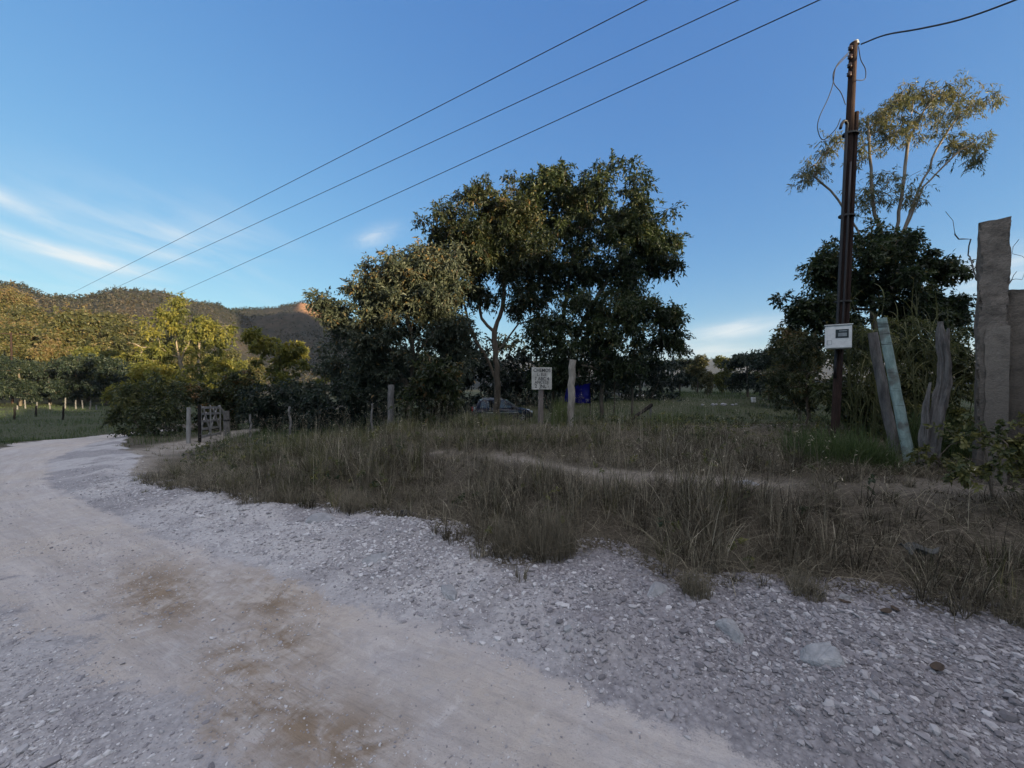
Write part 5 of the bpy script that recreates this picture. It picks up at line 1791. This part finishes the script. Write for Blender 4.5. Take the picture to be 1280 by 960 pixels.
for (a, c, w_, h_) in ((-.10, -.05, .05, .004), (-.10, -.11, .05, .004), (-.125, -.08, .004, .06), (-.075, -.08, .004, .06)):
    box(bm, (mb[0] + a, -.2695, mb[2] + c), (w_, .004, h_))
finish(bm, 'label_frame', M['boxdial'], mbox)
bm = bmesh.new()
box(bm, (mb[0] + .01, -.25, mb[2] - .173), (.04, .03, .014), .003)
finish(bm, 'latch', M['steel'], mbox)
bm = bmesh.new()
box(bm, (mb[0] + .0, -.175, mb[2] + .1755), (.32, .20, .012), .003)
finish(bm, 'rain_cover', M['boxpaint'], mbox)

# service cable from the pole to beyond the right edge
cable('service_cable', [ptop + pb_ + (.06, -.05, -.06), at(1100, 50, 5.6), at(1140, 43, 5.4), at(1190, 32, 5.1), at(1240, 15, 4.8), at(1290, -6, 4.5), at(1420, -70, 3.8)], .011,
      None, 'black service cable sagging from the power pole top to the upper right', 4, 'power line', loc=at(1190, 32, 5.1))
# three power lines
for k, (xa, xb, ya_, lab) in enumerate(((1045, 215, 370, 'lowest of the three overhead power lines, nearest the tree tops'), (945, 130, 367, 'middle one of the three overhead power lines'),
                                        (830, 80, 372, 'highest of the three overhead power lines, leftmost where it leaves the frame'))):
    A_ = at(xa, 0, 6.5)
    B_ = at(xb, ya_, (A_[2] - EYE) * FPX / (HOR - ya_))
    d = B_ - A_
    pts = []
    for q in np.linspace(-.55, 2.25, 56):
        p = A_ + d * q
        u = (q + .55) / 2.8
        pts.append(p - np.array([0, 0, .25 * 4 * u * (1 - u) - .22]) * (1 if True else 0))
    cable('power_line', pts, (.0105, .009, .0085)[k], None, lab, 2, 'power line', loc=A_ + d * .5)
    if k == 1:
        PEND = pts[-1]
# the far pole that carries them, among the trees on the left
pe = np.array([PEND[0], PEND[1], gz(PEND[0], PEND[1])])
fp = empty('far_power_pole', pe, 'distant power pole with a crossarm in the left woods, where the three lines end', 'pole')
v, f = tube([(0, 0, -.2), (0, 0, PEND[2] - pe[2] + .15)], [.13, .10], 10)
mesh_np('pole', v, f, M['wood_pole'], fp)
bm = bmesh.new()
box(bm, (0, 0, PEND[2] - pe[2] - .06), (3.6, .10, .10), .01, Matrix.Rotation(.7, 3, 'Z'))
finish(bm, 'crossarm', M['wood_pole'], fp)

# ------------------------------------------------------------------ concrete pillar and wall at the right
wx0, wx1, wy = (1218 - 640) / FPX * 4.35, (1258 - 640) / FPX * 4.35, 4.35
wz = gz(wx0 + .2, wy)
wall = empty('concrete_wall', ((wx0 + wx1) / 2, wy, wz), 'ruined rough concrete wall with a taller cracked pillar at its end', 'wall', rz=math.radians(-46))
wtop = EYE + (HOR - 279) / FPX * 4.35 - wz
ptop_w = EYE + (HOR - 368) / FPX * 4.45 - wz
hw = .108


def rough_block(name, x0, x1, y0, y1, z0, z1, mat, seed, amp=.012, n=(10, 8, 60), top_amp=.0):
    bm = bmesh.new()
    nx, ny, nz = n
    vs = {}

    def V(i, j, k):
        if (i, j, k) not in vs:
            x = x0 + (x1 - x0) * i / nx
            y = y0 + (y1 - y0) * j / ny
            z = z0 + (z1 - z0) * k / nz
            e = lambda a, b_, s: float(fbm(np.array([a]), np.array([b_]), seed + s, 4)[0])
            dx, dy = amp * 2 * e(z * 5 + y * 5, y * 7 + x * 3, 1), amp * 2 * e(z * 5, x * 7, 2)
            if i in (0, nx) and j in (0, ny):
                ch_ = max(0.0, e(z * 9, x * 3 + y * 5, 8) + .06) * .13
                dx += ch_ * (1 if i == 0 else -1)
                dy += ch_ * (1 if j == 0 else -1)
            dz = 0
            if k == nz:
                dz = top_amp * 2 * e(x * 9, y * 9, 3)
            vs[(i, j, k)] = bm.verts.new((x + dx, y + dy, z + dz))
        return vs[(i, j, k)]
    for k in range(nz):
        for i in range(nx):
            bm.faces.new((V(i, 0, k), V(i + 1, 0, k), V(i + 1, 0, k + 1), V(i, 0, k + 1)))
            bm.faces.new((V(i, ny, k), V(i, ny, k + 1), V(i + 1, ny, k + 1), V(i + 1, ny, k)))
        for j in range(ny):
            bm.faces.new((V(0, j, k), V(0, j, k + 1), V(0, j + 1, k + 1), V(0, j + 1, k)))
            bm.faces.new((V(nx, j, k), V(nx, j + 1, k), V(nx, j + 1, k + 1), V(nx, j, k + 1)))
    for i in range(nx):
        for j in range(ny):
            bm.faces.new((V(i, j, nz), V(i + 1, j, nz), V(i + 1, j + 1, nz), V(i, j + 1, nz)))
            bm.faces.new((V(i, j, 0), V(i, j + 1, 0), V(i + 1, j + 1, 0), V(i + 1, j, 0)))
    return finish(bm, name, mat, wall, smooth=False)


rough_block('pillar', -hw, hw, -.11, .11, -.15, wtop, M['concrete'], 10, .024, (12, 8, 110), .012)
rough_block('wall_panel', hw - .02, hw + 5.5, -.03, .10, -.15, ptop_w, M['wallface'], 20, .022, (120, 4, 50), .02)
# plaster skin, parted from the pillar by an open crack on its left and a ledge line higher up
kz = 4.35 / FPX
zc = lambda py: EYE + (HOR - py) / FPX * 4.2 - wz


def skin(name, xl, xr, zb, zt, seed, jag=.012):
    """thin plaster slab with broken outline on the pillar's front"""
    bm = bmesh.new()
    n = 26
    front, back = [], []
    rows = []
    for k in range(n + 1):
        f = k / n
        z = zb + (zt - zb) * f
        a = xl + jag * 2 * float(fbm(np.array([z * 9.0]), np.array([seed * 1.0]), seed, 4)[0])
        b_ = xr
        if k == n:
            a += .01
        row = []
        for q in range(8):
            u = q / 7
            x = a + (b_ - a) * u
            zz = z + (jag * 2 * float(fbm(np.array([x * 12.0]), np.array([seed + 3.0]), seed + 1, 4)[0]) if k in (0, n) else 0)
            row.append((x, zz))
        rows.append(row)
    yf, yb = -.124, -.100
    vf = [[bm.verts.new((x, yf + .008 * float(fbm(np.array([x * 6]), np.array([z * 6]), seed + 7, 3)[0]), z)) for x, z in r] for r in rows]
    vb = [[bm.verts.new((x, yb, z)) for x, z in r] for r in rows]
    for k in range(n):
        for q in range(7):
            bm.faces.new((vf[k][q], vf[k][q + 1], vf[k + 1][q + 1], vf[k + 1][q]))
        bm.faces.new((vf[k][0], vf[k + 1][0], vb[k + 1][0], vb[k][0]))
        bm.faces.new((vf[k][7], vb[k][7], vb[k + 1][7], vf[k + 1][7]))
    for q in range(7):
        bm.faces.new((vf[n][q], vf[n][q + 1], vb[n][q + 1], vb[n][q]))
        bm.faces.new((vf[0][q], vb[0][q], vb[0][q + 1], vf[0][q + 1]))
    return finish(bm, name, M['plaster'], wall)


skin('plaster_patch', -hw + .062, hw + .010, -.05, zc(408), 3, .022)

# ------------------------------------------------------------------ car under the trees
CY = 25.0
cb = on_ground(627, CY)
car = empty('parked_car', cb, 'dark navy hatchback parked under the trees, seen from its side', 'car', rz=0.10)
CL, CWd = 3.9, 1.62
hl = CL / 2
prof = [(-hl, .42), (-hl + .03, .62), (-hl + .10, .86), (-.85, .90), (.75, .88), (1.55, .80), (hl - .12, .66), (hl, .52), (hl - .02, .30), (1.55, .22), (-1.5, .22), (-hl + .05, .28)]
bm = bmesh.new()
prism(bm, prof, -CWd / 2, CWd / 2)
bmesh.ops.bevel(bm, geom=bm.edges[:], offset=.05, segments=3, affect='EDGES', profile=.6)
finish(bm, 'body', M['carpaint'], car, smooth=True)
cab = [(-1.72, .87), (-1.45, 1.36), (-1.15, 1.43), (-.10, 1.44), (.22, 1.38), (.98, .87)]
bm = bmesh.new()
a, c = prism(bm, cab, -CWd / 2 + .04, CWd / 2 - .04)
for vv in a + c:
    if vv.co.z > 1:
        vv.co.y *= .82
bmesh.ops.bevel(bm, geom=bm.edges[:], offset=.04, segments=3, affect='EDGES', profile=.6)
finish(bm, 'cabin', M['carpaint'], car, smooth=True)


def window(pts, y0, y1, name='window'):
    """side glass following the leaning cabin side"""
    bm = bmesh.new()
    sgn = -1
    for th in (0, 1):
        pass
    f_, b_ = [], []
    for x, z in pts:
        fr = (z - .87) / .57
        yy = -((CWd / 2 - .04) * (1 - .18 * fr)) - .006
        f_.append(bm.verts.new((x, yy, z)))
        b_.append(bm.verts.new((x, yy + .02, z)))
    bm.faces.new(f_)
    bm.faces.new(b_[::-1])
    for i in range(len(pts)):
        j = (i + 1) % len(pts)
        bm.faces.new((f_[i], b_[i], b_[j], f_[j]))
    return finish(bm, name, M['carglass'], car)


window([(-1.42, .93), (-1.32, 1.30), (-1.10, 1.35), (-.98, .93)], 0, 0)
window([(-.92, .93), (-1.0, 1.36), (-.42, 1.38), (-.36, .93)], 0, 0)
window([(-.30, .93), (-.36, 1.38), (.10, 1.36), (.68, .93)], 0, 0)
bm = bmesh.new()
ws = [bm.verts.new(p) for p in ((.97, -.66, .91), (.97, .66, .91), (.30, .56, 1.36), (.30, -.56, 1.36))]
ws2 = [bm.verts.new((v_.co.x + .03, v_.co.y, v_.co.z + .03)) for v_ in ws]
bm.faces.new(ws)
bm.faces.new(ws2)
for i in range(4):
    bm.faces.new((ws[i], ws[(i + 1) % 4], ws2[(i + 1) % 4], ws2[i]))
finish(bm, 'windscreen', M['carglass'], car)
bm = bmesh.new()
box(bm, (-.62, -.60, 1.46), (1.35, .03, .03), .01)
finish(bm, 'roof_rail', M['chrome'], car)
bm = bmesh.new()
box(bm, (-.62, .60, 1.46), (1.35, .03, .03), .01)
finish(bm, 'roof_rail', M['chrome'], car)
for x in (-1.22, 1.22):
    for sy in (-1, 1):
        yc = sy * (CWd / 2 - .09)
        v, f = tube([(x, yc - .10, .30), (x, yc - .085, .30), (x, yc + .085, .30), (x, yc + .10, .30)], [.27, .30, .30, .27], 24)
        wh = mesh_np('wheel', v, f, M['tyre'], car, smooth=False)
        ys = yc + sy * .095
        parts = [tube([(x, ys - .012, .30), (x, ys + .012, .30)], [.06, .06], 14)]
        for q in range(6):
            an = q * math.pi / 3
            parts.append(tube([(x, ys, .30), (x + .19 * math.cos(an), ys, .30 + .19 * math.sin(an))], [.03, .022], 6))
        rg = [(x + .19 * math.cos(t_), ys, .30 + .19 * math.sin(t_)) for t_ in np.linspace(0, 2 * math.pi, 22)]
        parts.append(tube(rg, .018, 6, caps=False))
        v, f = join_np(parts)
        mesh_np('rim', v, f, M['rim'], wh)
for sy in (-1, 1):
    bm = bmesh.new()
    box(bm, (hl - .16, sy * .66, .64), (.26, .26, .15), .04, None)
    finish(bm, 'headlight', M['lamp'], car, smooth=True)
    bm = bmesh.new()
    box(bm, (-hl + .08, sy * .70, .78), (.14, .16, .22), .03)
    finish(bm, 'tail_light', M['redlamp'], car)
    bm = bmesh.new()
    box(bm, (.62, sy * .90, .96), (.16, .16, .12), .03)
    finish(bm, 'mirror', M['carpaint'], car, smooth=True)
    for xx in (-.55, .30):
        bm = bmesh.new()
        box(bm, (xx, sy * (CWd / 2 + .012), .80), (.16, .02, .025), .006)
        finish(bm, 'door_handle', M['chrome'], car)
    bm = bmesh.new()
    box(bm, (0.0, sy * (CWd / 2 + .006), .62), (2.0, .012, .03), .004)
    finish(bm, 'side_moulding', M['chrome'], car)

# ------------------------------------------------------------------ blue tarp, white things in the field
T0, T1 = at(702, 481, 24.0), at(738, 479, 24.0)
tb = on_ground(720, 24.0)
tarp = empty('blue_tarp', tb, 'bright blue tarp hung between stakes under the trees behind the pale post', 'tarp')
bm = bmesh.new()
nx, nz = 26, 18
gv = []
for i in range(nx + 1):
    for j in range(nz + 1):
        u, w_ = i / nx, j / nz
        p = T0 + (T1 - T0) * u - tb
        p[2] -= w_ * (1.25 - .25 * (1 - u)) + .06 * math.sin(u * math.pi)
        p[1] += .07 * math.sin(u * 14 + w_ * 2) * (.3 + w_) + .05 * math.sin(w_ * 7)
        gv.append(bm.verts.new(p))
for i in range(nx):
    for j in range(nz):
        q = i * (nz + 1) + j
        bm.faces.new((gv[q], gv[q + nz + 1], gv[q + nz + 2], gv[q + 1]))
bmesh.ops.solidify(bm, geom=bm.faces[:], thickness=.01)
finish(bm, 'sheet', M['tarp'], tarp, smooth=True)
for P_ in (T0, T1):
    b_ = np.array([P_[0], P_[1] + .06, gz(P_[0], P_[1])]) - tb
    v, f = tube([b_ + (0, 0, -.1), P_ - tb + (0, .06, .05)], [.03, .025], 8)
    mesh_np('stake', v, f, M['wood_dark'], tarp)

sacks = [(766, 492, 1.0, 'white sack leftmost of the row in the far field'), (776, 494, .8, 'white sack second in the row in the far field'), (786, 494.5, .6, 'small white sack in the middle of the row in the far field'),
         (800, 495, 1.0, 'long white sack right of the middle of the row in the far field'), (816, 494, .6, 'small white sack at the right end of the row in the far field')]
for k, (px, py, s, lab) in enumerate(sacks):
    Yd = 40.0 + k
    b0 = on_ground(px, Yd)
    bm = bmesh.new()
    bmesh.ops.create_icosphere(bm, subdivisions=3, radius=1)
    for v in bm.verts:
        a = np.array(v.co[:])
        f_ = 1 + .3 * float(fbm(np.array([a[0] * 2 + k]), np.array([a[1] * 2 + a[2]]), 600 + k, 3)[0])
        sx = .55 * s
        v.co = Vector((np.sign(a[0]) * abs(a[0]) ** .6 * sx * f_, a[1] * .25 * f_, a[2] * .16 * f_ + .13))
    o = finish(bm, 'sack', M['whitesack'], smooth=True)
    o.location = b0 + (0, 0, .25)
    o.location.z = EYE + (HOR - py) / FPX * Yd - .13
    if o.location.z < b0[2] - .05 or o.location.z > b0[2] + .6:
        o.location.z = b0[2]
    tag(o, lab, 'sack', 'white sacks in the far field')
b0 = on_ground(942, 36.0)
tin = empty('white_tin', b0, 'small white tin standing at the edge of the far field', 'tin')
v, f = tube([(0, 0, 0), (0, 0, .03), (0, 0, .40), (0, 0, .42), (0, 0, .44)], [.19, .20, .20, .21, .20], 18)
mesh_np('can', v, f, M['whitepaint'], tin)
hp = [(.2 * math.cos(t_), -.2, .40 - .14 * math.sin(t_)) for t_ in np.linspace(0, math.pi, 12)]
v, f = tube(hp, .008, 6)
mesh_np('handle', v, f, M['steel'], tin)
# pale rubble in the field
b0 = on_ground(903, 33.0)
g = np.random.default_rng(77)
for k, (dx, dy, s) in enumerate(((-.8, 0, .16), (-.35, .3, .12), (0, -.1, .2), (.4, .2, .14), (.9, 0, .13), (-1.6, .2, .12), (1.5, .5, .11))):
    bm = bmesh.new()
    bmesh.ops.create_icosphere(bm, subdivisions=2, radius=1)
    for v in bm.verts:
        v.co = v.co * (s * (1 + .25 * g.normal() * .5))
        v.co.z *= .7
    o = finish(bm, 'rubble_stone', M['rock'])
    X, Yd = b0[0] + dx, b0[1] + dy
    o.location = (X, Yd, gz(X, Yd) + s * .45)
    tag(o, 'pale rubble stone of the low heap under the rust-brown bush', 'stone', 'pale rubble stones in the far field')

# field posts at the left
for k, (px, Yd, h_) in enumerate(((17, 33, 1.05), (44, 36, 1.0), (78, 33, 1.15))):
    p0 = on_ground(px, Yd)
    post('field_post', p0, p0 + (0.05, 0, h_), .07, .06, M['wood_dark'], ('dark field post leftmost of the front three beyond the road', 'dark field post second of the front three beyond the road', 'dark field post rightmost of the front three beyond the road')[k],
         seed=60 + k, sides=8, group='dark posts in the left field')
for k, (px, Yd, h_) in enumerate(((21, 47, .6), (45, 46, 1.1), (62, 47, .9), (81, 48, 1.6), (94, 47, 1.3), (103, 47, 1.3), (112, 46, 1.3), (120, 46, .7), (31, 49, 1.3))):
    p0 = on_ground(px, Yd)
    post('field_post', p0, p0 + (0.1 * math.sin(k * 2.3), 0, h_ * .85), .075, .055, M['wood_grey'], 'pale old post in the sunlit strip at the far edge of the left field',
         seed=70 + k, sides=8, group='pale posts in the sunlit strip')


# scrub on the hills
def scrub():
    g = np.random.default_rng(808)
    n = 26000
    px = g.uniform(-160, 480, n)
    th = np.arctan((px - 640) / FPX)
    r = np.sqrt(g.uniform(165 ** 2, 430 ** 2, n))
    x, y = r * np.sin(th), r * np.cos(th)
    k = g.random(n) < ss(.40, .56, fbm(x * .03, y * .03, 300, 4) + .5) * .9 + .12
    x, y, r = x[k], y[k], r[k]
    z = terrain(x, y)
    C = np.stack([x, y, z + .6], 1)
    V, F, T = leaves(C, g.uniform(.7, 1.5, len(C)), 13, .65, .45, 0, .7, tint0=np.clip(.35 + 1.6 * fbm(x * .02, y * .02, 320, 3) + g.normal(size=len(x)) * .10, 0, 1), seed=801)
    o = mesh_np('hillside_scrub', V, F, M['leaf_scrub'], attrs={'tint': T})
    tag(o, 'dry scrub and small trees covering the far hillsides', 'scrub', kind='stuff')


scrub()

# ------------------------------------------------------------------ air
def haze():
    bm = bmesh.new()
    box(bm, (0, 0, (HAZE_Z0 + HAZE_Z1) / 2), (6600, 6600, HAZE_Z1 - HAZE_Z0))
    m, b = new_mat('thin evening haze')
    v = b.n('ShaderNodeVolumePrincipled', {'Color': (0.80, 0.88, 1.0, 1), 'Density': HAZE, 'Anisotropy': 0.2})
    b.n('ShaderNodeOutputMaterial', {'Volume': v.outputs[0]})
    o = finish(bm, 'haze', m)
    o['kind'] = 'stuff'
    tag(o, 'thin bluish haze in the air over the valley', 'haze')


HAZE, HAZE_Z0, HAZE_Z1 = 0.00009, -6.0, 190.0
haze()
